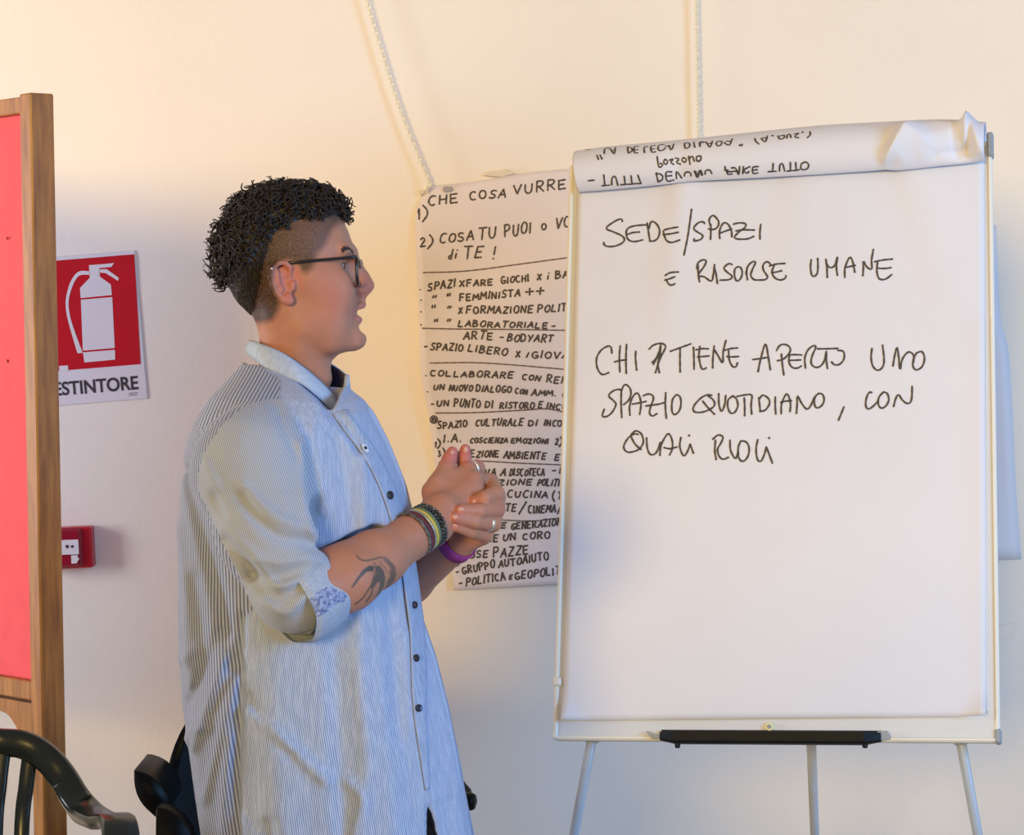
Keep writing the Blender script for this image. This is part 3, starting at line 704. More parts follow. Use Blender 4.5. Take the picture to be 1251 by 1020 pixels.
TXT = [('CHE', 522, 251, 563, 247, 12), ('COSA', 573, 244, 620, 241, 10), ('VURRE', 627, 238, 695, 229, 12), ('1)', 510, 268, 526, 266, 12),
 ('2)', 513, 302, 531, 300, 10), ('COSA', 536, 297, 581, 293, 11), ('TU', 584, 293, 609, 290, 13), ('PUOI', 616, 290, 651, 284, 13), ('o', 660, 281, 671, 280, 14), ('VO', 678, 279, 699, 276, 14), ('di', 547, 316, 559, 316, 10), ('TE', 566, 316, 592, 315, 14), ('!', 600, 316, 610, 315, 16),
 ('.', 512, 354, 516, 354, 8), ('SPAZI', 522, 355, 558, 350, 9), ('XFARE', 561, 350, 604, 348, 8), ('GIOCHI', 612, 347, 648, 343, 8), ('X', 656, 342, 663, 342, 7), ('i', 668, 341, 672, 341, 8), ('BA', 678, 341, 697, 338, 8),
 ('.', 513, 367, 517, 367, 6), ('"', 526, 368, 537, 367, 7), ('"', 544, 367, 554, 366, 7), ('FEMMINISTA', 561, 368, 637, 362, 8), ('++', 642, 361, 667, 359, 8),
 ('.', 513, 381, 517, 381, 6), ('"', 526, 381, 537, 380, 7), ('"', 544, 380, 554, 380, 7), ('X', 560, 383, 566, 382, 7), ('FORMAZIONE', 569, 383, 653, 382, 8), ('POLITI', 656, 381, 698, 380, 9),
 ('.', 513, 397, 517, 397, 6), ('"', 529, 398, 539, 397, 7), ('"', 544, 397, 554, 397, 7), ('LABORATORIALE', 559, 399, 671, 401, 7), ('-', 673, 401, 680, 401, 8),
 ('ARTE', 566, 414, 604, 415, 9), ('-', 610, 415, 617, 415, 8), ('BODYART', 619, 417, 677, 418, 9), ('-', 517, 426, 523, 426, 7), ('SPAZIO', 525, 427, 567, 429, 9), ('LIBERO', 571, 429, 621, 435, 8), ('X', 630, 436, 637, 436, 8), ('I', 642, 436, 647, 437, 7), ('GIOVA', 649, 437, 697, 438, 8),
 ('.', 519, 459, 523, 459, 7), ('COLLABORARE', 525, 459, 629, 462, 7), ('CON', 637, 463, 661, 466, 6), ('REP', 667, 467, 694, 469, 9),
 ('.', 521, 479, 525, 479, 6), ('UN', 529, 476, 544, 476, 6), ('NUOVO', 548, 477, 578, 478, 7), ('DIALOGO', 581, 478, 626, 480, 8), ('CON', 629, 481, 645, 482, 6), ('AMM.', 649, 483, 681, 484, 7), ('C', 687, 486, 694, 486, 6),
 ('-', 526, 496, 531, 496, 7), ('UN', 533, 496, 550, 496, 7), ('PUNTO', 554, 497, 588, 498, 9), ('DI', 592, 498, 604, 498, 8), ('RISTORO', 610, 499, 654, 499, 7), ('E', 657, 498, 664, 498, 8), ('INCO', 667, 499, 694, 501, 7),
 ('SPAZIO', 534, 524, 572, 521, 8), ('CULTURALE', 580, 520, 640, 520, 8), ('DI', 645, 520, 658, 520, 7), ('INCON', 664, 520, 694, 521, 7),
 ('1)', 531, 546, 540, 545, 7), ('I.A.', 541, 540, 566, 540, 9), ('COSCIENZA', 574, 541, 621, 541, 6), ('EMOZIONI', 624, 541, 671, 542, 6), ('2)', 678, 543, 688, 543, 8),
 ('3)', 535, 558, 545, 557, 7), ('PROTEZIONE', 548, 559, 611, 558, 8), ('AMBIENTE', 615, 560, 668, 561, 8), ('E', 677, 562, 685, 562, 8),
 ('ALTERNATIVA', 528, 584, 607, 581, 9), ('A', 611, 581, 619, 581, 9), ('DISCOTECA', 622, 581, 666, 581, 8), ('-', 674, 577, 681, 577, 7), ('E', 683, 578, 690, 578, 8),
 ('EDUCAZIONE', 560, 594, 652, 592, 7), ('POLITIC', 656, 593, 690, 594, 8), ('LA', 601, 610, 616, 609, 8), ('CUCINA', 619, 608, 671, 608, 8), ('(TI', 674, 611, 691, 609, 9),
 ('FESTE', 595, 625, 632, 624, 9), ('/', 634, 626, 644, 625, 11), ('CINEMA', 645, 627, 680, 625, 9), ('/', 681, 627, 689, 626, 10),
 ('ALLE', 585, 646, 620, 645, 7), ('GENERAZIONI', 624, 647, 690, 641, 8), ('FARE', 578, 663, 610, 661, 8), ('UN', 614, 661, 632, 659, 8), ('CORO', 638, 659, 674, 657, 8),
 ('-', 558, 681, 564, 680, 8), ('COSE', 565, 683, 598, 680, 9), ('PAZZE', 602, 681, 648, 677, 11), ('-', 557, 702, 562, 701, 8), ('GRUPPO', 565, 702, 606, 693, 9), ('AUTOAIUTO', 609, 694, 672, 683, 9),
 ('-', 560, 716, 566, 715, 8), ('POLITICA', 569, 716, 619, 708, 9), ('E', 622, 708, 627, 708, 6), ('GEOPOLITI', 629, 708, 690, 701, 9)]
for t in TXT: line_text(*t)
for c, r in (((530, 512.5), 4.5), ((555.5, 685.5), 6.5)):
    for rr in (r, r * .55): pen(hp, bpo, [(c[0] + rr * math.cos(a), c[1] + rr * math.sin(a)) for a in np.linspace(0, 6.6, 12)], .003)
    pen(hp, bpo, [(c[0] - 2, c[1] + 2), (c[0] + 1, c[1] - 3), (c[0] + 2, c[1] + 3)], .003)
hp.build('handwriting', M['ink_soft'], psheet)
ln = MB()
for s in ([(517, 333), (570, 331), (640, 322), (696, 314.5)], [(516, 401), (560, 402), (630, 402.5), (694, 403.5)], [(525, 443.5), (580, 443), (630, 446), (693, 451.5)], [(532, 504.5), (580, 504), (640, 501), (668, 499.5), (692, 504)],
          [(536, 565), (570, 562.5), (640, 566), (690, 568)], [(610, 635), (650, 636.5), (672, 634), (690, 632)]): pen(ln, bpo, s, .0028)
ln.build('ruled_line', M['ink_line'], psheet)

# ------------------------------------------------------------------ sheet and tape beyond the easel
edge = resample(spline([(1217, 275), (1219, 330), (1223, 395), (1232, 425), (1237, 500), (1241, 590), (1247, 672), (1248, 683)], 8), 24)
G = np.array([[wall_pt(1090 + (x - 1090) * s, y + (4 * (1 - s) if j > 20 else 0), .006 + .020 * s * s * math.sin(j / 23 * 3.1) + .003 * math.sin(7 * s + j * .4)) for s in np.linspace(0, 1, 12)] for j, (x, y) in enumerate(edge)])
sh = MB().sheet(G, .0008, -NW).build('wall_paper_sheet', M['paper'], None, True)
tag(sh, 'plain paper sheet on the wall half hidden past the easel edge', 'paper sheet')
tp = MB().prism([wall_pt(*p, .004) for p in ((1190, 771), (1216, 767), (1240, 760), (1244.5, 761), (1243, 768), (1238, 775), (1222, 781), (1190, 780))], -NW, .0015).build('tape_strip', M['clear_tape'], None)
tag(tp, 'short loose strip of pale tape on the wall beside the easel', 'tape')

# ------------------------------------------------------------------ solid fields and their surface
D0 = 3.45; PXM = D0 / F                          # depth of the person's middle and metres per pixel there
def pl_(px, py, d=0.0):                          # picture pixel + distance behind the middle -> person frame (a right, d back, b up)
    k = (D0 + d) / F; return np.array([(px - CX) * k, d, (CY - py) * k])
def to_world(V):
    V = np.asarray(V, float).reshape(-1, 3)
    return CAM + V[:, :1] * cr + V[:, 2:3] * cu + (V[:, 1:2] + D0) * cf
def px_of(V):                                    # person frame -> picture pixel
    k = F / (D0 + V[:, 1]); return CX + V[:, 0] * k, CY - V[:, 2] * k

def smin(a, b, k):
    if k <= 0: return np.minimum(a, b)
    h = np.maximum(k - np.abs(a - b), 0) / k
    return np.minimum(a, b) - h * h * k * .25
def smax(a, b, k): return -smin(-a, -b, k)
class Field:
    def __init__(s, lo, hi, h):
        s.lo = np.asarray(lo, float); s.h = h; s.n = np.ceil((np.asarray(hi) - s.lo) / h).astype(int) + 1
        s.ax = [(s.lo[i] + h * np.arange(s.n[i])).astype(np.float32) for i in range(3)]
        s.f = np.full(s.n, 1.0, np.float32)
    def grid(s, sl=None):
        sl = sl or (slice(None),) * 3
        return s.ax[0][sl[0]][:, None, None], s.ax[1][sl[1]][None, :, None], s.ax[2][sl[2]][None, None, :]
    def sl(s, lo, hi, pad):
        r = []
        for i in range(3):
            a = int(max(0, math.floor((lo[i] - pad - s.lo[i]) / s.h))); b = int(min(s.n[i], math.ceil((hi[i] + pad - s.lo[i]) / s.h) + 1))
            if b <= a: return None
            r.append(slice(a, b))
        return tuple(r)
    def put(s, fn, lo, hi, k=.0, pad=.02, op='add'):
        q = s.sl(lo, hi, pad + k)
        if q is None: return
        g = fn(*s.grid(q)).astype(np.float32)
        s.f[q] = smin(s.f[q], g, k) if op == 'add' else smax(s.f[q], -g, k)
    def cap(s, a, b, ra, rb=None, k=.0, op='add', pad=.02):
        a, b = np.asarray(a, float), np.asarray(b, float); rb = ra if rb is None else rb
        ab = b - a; L2 = max(ab @ ab, 1e-12)
        def fn(x, y, z):
            t = np.clip(((x - a[0]) * ab[0] + (y - a[1]) * ab[1] + (z - a[2]) * ab[2]) / L2, 0, 1)
            return np.sqrt((x - a[0] - t * ab[0]) ** 2 + (y - a[1] - t * ab[1]) ** 2 + (z - a[2] - t * ab[2]) ** 2) - (ra + (rb - ra) * t)
        r = max(ra, rb); s.put(fn, np.minimum(a, b) - r, np.maximum(a, b) + r, k, pad, op)
    def chain(s, pts, rad, k=.0, op='add', pad=.02):
        for i in range(len(pts) - 1): s.cap(pts[i], pts[i + 1], rad[i], rad[i + 1], k, op, pad)
    def ell(s, c, r, k=.0, op='add', pad=.02, R=None):
        c = np.asarray(c, float); r = np.asarray(r, float); R = np.eye(3) if R is None else np.asarray(R, float)   # rows: axes
        def fn(x, y, z):
            p = [(x - c[0]) * R[i][0] + (y - c[1]) * R[i][1] + (z - c[2]) * R[i][2] for i in range(3)]
            k0 = np.sqrt(sum((p[i] / r[i]) ** 2 for i in range(3))); k1 = np.sqrt(sum((p[i] / r[i] ** 2) ** 2 for i in range(3))) + 1e-6
            return k0 * (k0 - 1) / k1
        m = max(r); s.put(fn, c - m, c + m, k, pad, op)
    def smooth(s, n=1):
        for _ in range(n):
            for ax in range(3):
                f = s.f; g = f.copy()
                i = [slice(None)] * 3; a = i.copy(); b = i.copy(); c = i.copy()
                a[ax] = slice(0, -2); b[ax] = slice(1, -1); c[ax] = slice(2, None)
                g[tuple(b)] = .25 * f[tuple(a)] + .5 * f[tuple(b)] + .25 * f[tuple(c)]; s.f = g
    def mesh(s):
        f = s.f; S = f < 0; n = s.n
        cnt = np.zeros(n - 1, np.int8)
        for i in (0, 1):
            for j in (0, 1):
                for k in (0, 1): cnt += S[i:n[0] - 1 + i, j:n[1] - 1 + j, k:n[2] - 1 + k]
        act = (cnt > 0) & (cnt < 8); C = np.argwhere(act); idx = np.full(n - 1, -1, np.int64); idx[act] = np.arange(len(C))
        acc = np.zeros((len(C), 3)); num = np.zeros(len(C))
        cor = [(i, j, k) for i in (0, 1) for j in (0, 1) for k in (0, 1)]
        vals = {c: f[C[:, 0] + c[0], C[:, 1] + c[1], C[:, 2] + c[2]].astype(float) for c in cor}
        for p in cor:
            for a in range(3):
                if p[a]: continue
                q = list(p); q[a] = 1; q = tuple(q); va, vb = vals[p], vals[q]; m = (va < 0) != (vb < 0)
                t = np.where(m, va / np.where(m, va - vb, 1), 0)
                P = np.tile(np.array(p, float), (len(C), 1)); P[:, a] = t
                acc[m] += P[m]; num[m] += 1
        V = s.lo + (C + acc / num[:, None]) * s.h
        Q = []
        for a in range(3):
            b, c = (a + 1) % 3, (a + 2) % 3
            lo = [slice(None)] * 3; hi = [slice(None)] * 3
            lo[a] = slice(0, -1); hi[a] = slice(1, None); lo[b] = hi[b] = slice(1, -1); lo[c] = hi[c] = slice(1, -1)
            A, B = S[tuple(lo)], S[tuple(hi)]
            for flip in (0, 1):
                E = np.argwhere((A & ~B) if not flip else (~A & B))
                if not len(E): continue
                base = E.copy(); base[:, b] += 1; base[:, c] += 1
                def cell(db, dc):
                    e = base.copy(); e[:, b] -= db; e[:, c] -= dc; return idx[e[:, 0], e[:, 1], e[:, 2]]
                q = np.stack([cell(1, 1), cell(0, 1), cell(0, 0), cell(1, 0)], 1)
                Q.append(q if not flip else q[:, ::-1])
        Q = np.vstack(Q); Q = Q[(Q >= 0).all(1)]
        return V, Q
def relax(V, Q, n=2, lam=.5):
    for _ in range(n):
        S = np.zeros_like(V); c = np.zeros(len(V))
        for i in range(4):
            for j in ((i + 1) % 4, (i + 3) % 4):
                np.add.at(S, Q[:, i], V[Q[:, j]]); np.add.at(c, Q[:, i], 1)
        V = V + lam * (S / np.maximum(c, 1)[:, None] - V)
    return V
def normals(V, Q):
    n = np.cross(V[Q[:, 2]] - V[Q[:, 0]], V[Q[:, 3]] - V[Q[:, 1]]); N = np.zeros_like(V)
    for i in range(4): np.add.at(N, Q[:, i], n)
    return N / (np.linalg.norm(N, axis=1)[:, None] + 1e-12)
def attr(o, name, val):
    a = o.data.attributes.new(name, 'FLOAT', 'POINT'); a.data.foreach_set('value', np.asarray(val, np.float32))
def seg_dist(x, y, P):
    """distance in pixels from points to a polyline"""
    d = np.full(x.shape, 1e9)
    for (x0, y0), (x1, y1) in zip(P[:-1], P[1:]):
        vx, vy = x1 - x0, y1 - y0; t = np.clip(((x - x0) * vx + (y - y0) * vy) / (vx * vx + vy * vy + 1e-9), 0, 1)
        d = np.minimum(d, np.hypot(x - x0 - t * vx, y - y0 - t * vy))
    return d
def inside(x, y, P):
    r = np.zeros(x.shape, bool); n = len(P)
    for i in range(n):
        (x0, y0), (x1, y1) = P[i], P[(i + 1) % n]
        c = ((y0 > y) != (y1 > y)) & (x < (x1 - x0) * (y - y0) / (y1 - y0 + 1e-12) + x0); r ^= c
    return r
def soft_in(x, y, P, w):                         # 1 inside, 0 outside, w pixels of transition
    d = seg_dist(x, y, list(P) + [P[0]]); s = np.where(inside(x, y, P), d, -d)
    return np.clip(.5 + s / w, 0, 1)

# ------------------------------------------------------------------ the person
person = empty('person', to_world([pl_(380, 1690, 0)])[0] * np.array([1, 1, 0]), 'standing person in a long blue striped shirt and glasses, hands clasped', 'person')
# --- head and neck
hp_tab = [  # row, back, widest, front (pixels), half width (m), roundness
 (234, 345, 365, 385, .012, 2.2), (237, 334, 363, 396, .030, 2.2), (241, 322, 360, 404, .042, 2.25), (247, 310, 357, 410, .052, 2.3), (256, 299, 354, 415, .061, 2.3), (268, 289, 352, 419, .068, 2.3), (285, 280, 350, 426.5, .0745, 2.3),
 (300, 276, 350, 431, .077, 2.3), (310, 275, 350, 432, .0775, 2.3), (320, 276, 350, 429.5, .0765, 2.2), (330, 279, 351, 429, .0745, 2.1), (345, 286, 352, 431, .072, 2.0),
 (358, 293, 353, 435, .0695, 1.95), (370, 300, 354, 438, .066, 1.9), (382, 307, 355, 436, .062, 1.85), (395, 313, 356, 437, .0585, 1.8), (405, 316, 357, 438.5, .056, 1.75),
 (414, 317, 357, 439.5, .0535, 1.75), (420, 317.5, 357, 436, .0525, 1.8), (424, 318, 357, 427, .052, 1.9), (430, 318, 356, 416.5, .0515, 2), (440, 317.5, 354, 406, .052, 2), (455, 315, 350, 400, .054, 2), (475, 308, 346, 398, .058, 2), (505, 296, 340, 400, .072, 2), (540, 280, 335, 405, .09, 2)]
T_ = np.array(hp_tab, float); zt = (CY - T_[:, 0]) * PXM
def headfield(fl):
    x, y, z = fl.grid(); zz = z.ravel(); o = np.argsort(zt)
    def col(i): return np.interp(zz, zt[o], T_[o, i])[None, None, :].astype(np.float32)
    xb, xc, xf = [(col(i) - CX) * PXM for i in (1, 2, 3)]; w, n = col(4), col(5)
    dx = x - xc; a = np.where(dx > 0, xf - xc, xc - xb)
    nn = np.where(dx > 0, n, 2.2)
    g = (np.abs(dx / a) ** nn + np.abs(y / w) ** nn) ** (1 / nn) - 1
    g = np.where(zz[None, None, :] > zt[0], 1.0, g)
    g = g * np.minimum(a, w)
    gx, gy, gz = np.gradient(g, fl.h)
    return (g / np.maximum(np.sqrt(gx ** 2 + gy ** 2 + gz ** 2), .35)).astype(np.float32)
lo = pl_(262, 552); hi = pl_(466, 226)
hd = Field((lo[0], -.112, lo[2]), (hi[0], .112, hi[2]), .0016)
hd.f = headfield(hd)
P_ = pl_
for sg in (-1, 1):
    S = lambda px, py, d: pl_(px, py, 0) + np.array([0, sg * d, 0])
    hd.cap(S(429, 308.5, .010), S(422, 308, .042), .0085, .008, k=.012)                 # brow
    hd.cap(S(415, 347, .044), S(384, 340, .062), .012, .010, k=.032)                    # cheekbone
    hd.chain([S(358, 382, .0575), S(373, 404, .052), S(404, 416, .036), S(430, 416, .014)], [.010, .0105, .0105, .011], k=.02)   # jaw
    hd.ell(S(398, 364, .047), (.036, .0175, .034), k=.03)                                # cheek
    hd.ell(S(392, 398, .040), (.034, .0165, .020), k=.03)
    hd.chain([S(343, 388, .046), S(368, 425, .040), S(394, 462, .016)], [.012, .011, .010], k=.02)                             # neck muscle
    hd.ell(S(429, 328, .033), (.0085, .017, .0095), k=.012, op='sub')                     # socket
    hd.ell(S(413.0, 327, .032), (.0126, .0135, .0118), k=.006)                            # lids
    hd.ell(S(424.5, 326.5, .0325), (.006, .0115, .0030), k=.003, op='sub')                 # between the lids
    hd.ell(S(440.5, 352.5, .0115), (.0095, .0062, .0072), k=.006)                        # wing of the nose
    hd.ell(S(447.5, 359.5, .0062), (.0045, .0026, .0030), k=.003, op='sub')              # nostril
    # ear
    e = lambda px, py, d: S(px, py, d)
    R3 = np.array([[math.cos(.16), 0, math.sin(.16)], [0, 1, 0], [-math.sin(.16), 0, math.cos(.16)]])
    hd.ell(e(350, 347, .0765), (.0135, .0060, .0235), k=.006, R=R3)
    hx = [(360, 340, .0785), (361, 331, .081), (355, 326, .0845), (347, 326, .0875), (340, 332, .0895), (338.5, 342, .090), (341, 354, .0885), (346, 363, .086), (353, 370, .0835), (359, 372, .082)]
    hd.chain([e(*p) for p in hx], [.0032, .0036, .0040, .0042, .0043, .0042, .0040, .0042, .005, .0055], k=.003)
    hd.chain([e(346, 336, .0865), e(347, 348, .0865), e(352, 358, .0845)], [.003, .0034, .003], k=.0035)
    hd.ell(e(355.5, 347.5, .0855), (.0062, .0070, .0095), k=.003, op='sub', R=R3)
    hd.ell(e(352, 333, .0875), (.0045, .0042, .0050), k=.003, op='sub')
    hd.cap(e(364, 350, .0785), e(363, 356, .0785), .0045, k=.004)
    hd.cap(e(359, 366, .081), e(361, 370, .080), .0058, k=.004)
hd.chain([P_(430.5, 316), P_(436.5, 327), P_(443.5, 338), P_(450.3, 348.2)], [.0058, .0064, .0072, .0086], k=.009)   # nose
hd.cap(P_(448, 353.5), P_(441, 360.5), .0058, .005, k=.006)
hd.cap(P_(427, 322), P_(438, 351), .0085, .0125, k=.010)                                  # sides of the nose
hd.cap(P_(425, 316), P_(427, 330), .010, .012, k=.012)
hd.cap(P_(441, 363), P_(441.3, 370), .0052, .0050, k=.008)                               # philtrum
for sg in (-1, 1):
    hd.chain([P_(442.2, 372.2), P_(440, 374, sg * .009), P_(430, 381, sg * .0235)], [.0050, .0046, .0026], k=.004)
    hd.chain([P_(437.8, 391.5), P_(436, 391, sg * .009), P_(428, 384.5, sg * .022)], [.0055, .005, .0026], k=.004)
    hd.chain([P_(447, 381.5, sg * .000), P_(441, 382, sg * .012), P_(430, 382.5, sg * .021)], [.0048, .0042, .0012], k=.003, op='sub')
hd.ell(P_(435.2, 411, 0), (.0125, .017, .0125), k=.014)                                   # chin
hd.ell(P_(448, 401, 0), (.0095, .024, .0060), k=.010, op='sub')
hd.smooth(1)
Vh, Qh = hd.mesh(); Vh = relax(Vh, Qh, 2, .4)

# --- forearms and hands
lo = pl_(372, 790, -.30); hi = pl_(640, 525, .2)
hf = Field((pl_(378, 600, -.25)[0], -.30, pl_(400, 778, -.2)[2]), (pl_(626, 600, 0)[0], .20, pl_(500, 535, 0)[2]), .0014)
RE, RW = pl_(384, 722, -.215), pl_(527, 640, -.075)
R1 = pl_(425, 706, -.190); R2 = pl_(462, 683, -.150)
hf.chain([RE, R1, R2, pl_(502, 656, -.103), RW], [.046, .0425, .0365, .0285, .0262], k=.012)
hf.cap(pl_(410, 700, -.185), pl_(450, 676, -.155), .032, .024, k=.02)
# right hand: back of the hand towards the camera
knk = [pl_(571, 574, .004), pl_(579, 586, -.012), pl_(581, 599, -.020), pl_(576, 612, -.022)]           # knuckles, index to little finger
wr = [pl_(528, 622, -.050), pl_(531, 630, -.066), pl_(534, 638, -.070), pl_(537, 645, -.066)]
hf.cap(RW, pl_(540, 622, -.062), .0255, .0235, k=.012)
for i in range(4): hf.cap(wr[i], knk[i], .0165, [.0120, .0122, .0115, .0105][i], k=.013)
hf.cap(pl_(528, 600, -.035), pl_(548, 583, -.012), .015, .013, k=.014)                                  # ball of the thumb
rf = [[knk[0], pl_(583, 571, .034), pl_(580, 590, .058), pl_(566, 602, .060)],
      [knk[1], pl_(594, 590, .028), pl_(588, 606, .056), pl_(572, 614, .058)],
      [knk[2], pl_(594, 607, .020), pl_(588, 622, .046), pl_(572, 627, .050)],
      [knk[3], pl_(588, 620, .012), pl_(582, 634, .036), pl_(570, 636, .042)]]
for i, f_ in enumerate(rf):
    r = [.0108, .0110, .0104, .0092][i]; hf.chain(f_, [r * 1.08, r, r * .92, r * .85], k=.003)
hf.chain([pl_(533, 590, -.030), pl_(545, 572, -.004), pl_(549, 561, .004), pl_(552.5, 552, .006)], [.0125, .0112, .0098, .0080], k=.005)   # right thumb
# left forearm and hand
LW = pl_(556, 664, .045)
hf.chain([pl_(455, 742, .19), pl_(500, 708, .125), LW], [.040, .034, .025], k=.012)
lk = [pl_(600, 590, .030), pl_(608, 607, .022), pl_(606, 626, .018), pl_(598, 643, .018)]
hf.cap(LW, pl_(573, 652, .032), .0235, .022, k=.012)
for i in range(4): hf.cap(pl_(566 + 3 * (3 - i), 650 - 5 * (3 - i), .036), lk[i], .0175, [.0120, .0118, .0112, .0105][i], k=.012)
lf = [[lk[0], pl_(606.5, 603, -.026), pl_(592, 608.5, -.048), pl_(579.5, 613, -.046)],
      [lk[1], pl_(607, 622, -.030), pl_(585, 624, -.062), pl_(563.5, 623.5, -.077)],
      [lk[2], pl_(603, 640, -.030), pl_(580, 637, -.064), pl_(556.5, 632.5, -.083)],
      [lk[3], pl_(593, 654, -.022), pl_(576, 649.5, -.054), pl_(556.5, 643, -.075)]]
for i, f_ in enumerate(lf):
    r = [.0112, .0114, .0108, .0096][i]; hf.chain(f_, [r * 1.0, r * 1.04, r * .94, r * .76], k=.0022)
hf.cap(pl_(566, 660, .028), pl_(590, 655, .010), .017, .013, k=.010)                                    # heel of the left hand
hf.chain([pl_(580, 640, .040), pl_(568, 580, .040), pl_(566.5, 560, .026), pl_(568.5, 549, .020)], [.014, .0120, .0100, .0078], k=.005)   # left thumb
hf.smooth(1)
Va, Qa = hf.mesh(); Va = relax(Va, Qa, 1, .4)

# --- trunk, upper arms, legs (mostly under the clothes)
bd = Field((-.50, -.30, pl_(0, 1690)[2]), (0.0, .30, pl_(0, 455)[2]), .008)
bd.chain([pl_(345, 490), pl_(345, 560), pl_(345, 700), pl_(355, 850), pl_(365, 960)], [.06, .095, .11, .115, .11], k=.05)
for sg in (-1, 1):
    bd.chain([pl_(338, 545) + np.array([0, sg * .10, 0]), pl_(334, 568) + np.array([0, sg * .155, 0]), pl_(372, 708) + np.array([0, sg * .205, 0])], [.042, .042, .038], k=.03)
    bd.chain([pl_(375, 950) + np.array([0, sg * .085, 0]), pl_(385, 1280) + np.array([0, sg * .085, 0]), pl_(378, 1620) + np.array([0, sg * .085, 0])], [.085, .055, .036], k=.04)
    bd.chain([pl_(372, 1625) + np.array([0, sg * .085, 0]), pl_(440, 1660) + np.array([0, sg * .10, 0])], [.036, .03], k=.03)
Vb, Qb = bd.mesh(); Vb = relax(Vb, Qb, 1)
nV, nA = len(Vh), len(Va)
VB = np.vstack([Vh, Va, Vb]); QB = np.vstack([Qh, Qa + nV, Qb + nV + nA])
NB = normals(VB, QB)
X_, Y_ = px_of(VB); is_head = np.arange(len(VB)) < nV; is_arm = (np.arange(len(VB)) >= nV) & (np.arange(len(VB)) < nV + nA)
shaved = [(417, 262), (416, 271), (407, 279), (402, 290), (398, 300), (389, 309), (385, 318), (381, 328), (374, 334), (367, 331), (362, 321), (352, 318), (342, 320), (335, 330), (334, 345), (338, 358), (343, 368), (340, 380), (333, 391), (318, 395), (290, 395), (240, 330), (240, 210), (417, 210)]
stub = soft_in(X_, Y_, shaved, 9) * is_head
ear_m = soft_in(X_, Y_, [(352, 318), (342, 320), (335, 330), (334, 345), (338, 358), (348, 375), (366, 375), (372, 355), (366, 325)], 4) * (np.abs(VB[:, 1]) > .076)
stub = stub * (1 - ear_m)
dark = np.clip((384 - X_ + .45 * (Y_ - 300)) / 55, 0, 1)                           # longer towards the nape
lips = is_head * np.clip(1 - np.minimum(seg_dist(X_, Y_, [(446, 373.5), (430, 381)]), seg_dist(X_, Y_, [(441, 392), (428, 385)])) / 4.5, 0, 1) * (X_ > 427) * .8
# the swallow on the forearm
def z5(L): return [(400 + x / 7.846, 650 + y / 7.846) for x, y in L]
ink = np.zeros(len(VB)); fa = is_arm & (NB[:, 1] < -.05) & (Y_ > 640) & (X_ < 500)
xs, ys = X_[fa], Y_[fa]; q = np.zeros(len(xs))
def stroke_ink(L, w, v=1.0):
    global q
    L = [tuple(p) for p in spline(z5(L), 5)]; q = np.maximum(q, v * np.clip(1.25 - seg_dist(xs, ys, L) / w, 0, 1))
def area_ink(L, v=1.0, w=1.6):
    global q
    q = np.maximum(q, v * soft_in(xs, ys, z5(L), w))
stroke_ink([(280, 225), (310, 258), (370, 272), (450, 258), (520, 240), (580, 260)], 1.3, .8)
area_ink([(225, 530), (290, 430), (340, 360), (400, 320), (450, 325), (440, 375), (380, 380), (325, 430), (245, 530)], .95)
area_ink([(450, 330), (500, 320), (540, 370), (555, 440), (545, 520), (500, 590), (450, 640), (490, 560), (505, 490), (480, 480), (440, 540), (400, 540), (430, 460), (440, 400)], .85)
area_ink([(540, 250), (600, 270), (650, 330), (662, 400), (640, 470), (590, 520), (550, 545), (575, 470), (600, 420), (595, 340), (560, 290)], .72)
stroke_ink([(405, 530), (370, 590), (320, 650), (265, 690)], 1.3, .85); stroke_ink([(435, 530), (420, 590), (390, 640), (370, 668)], 1.3, .8)
stroke_ink([(445, 290), (470, 340), (480, 400)], 1.0, .7); stroke_ink([(500, 280), (550, 340), (585, 400)], 1.0, .4); stroke_ink([(540, 260), (580, 300)], 1.2, .8); stroke_ink([(580, 280), (620, 330)], 1.0, .8)
for L in ([(520, 330), (575, 410)], [(455, 350), (450, 420)], [(565, 300), (610, 360)]):
    q = q * (1 - .55 * np.clip(1.2 - seg_dist(xs, ys, z5(L)) / 1.1, 0, 1))
q = np.maximum(q, .75 * soft_in(xs, ys, [(500, 642), (505, 640), (511, 650), (503, 653)], 2))
ink[fa] = q
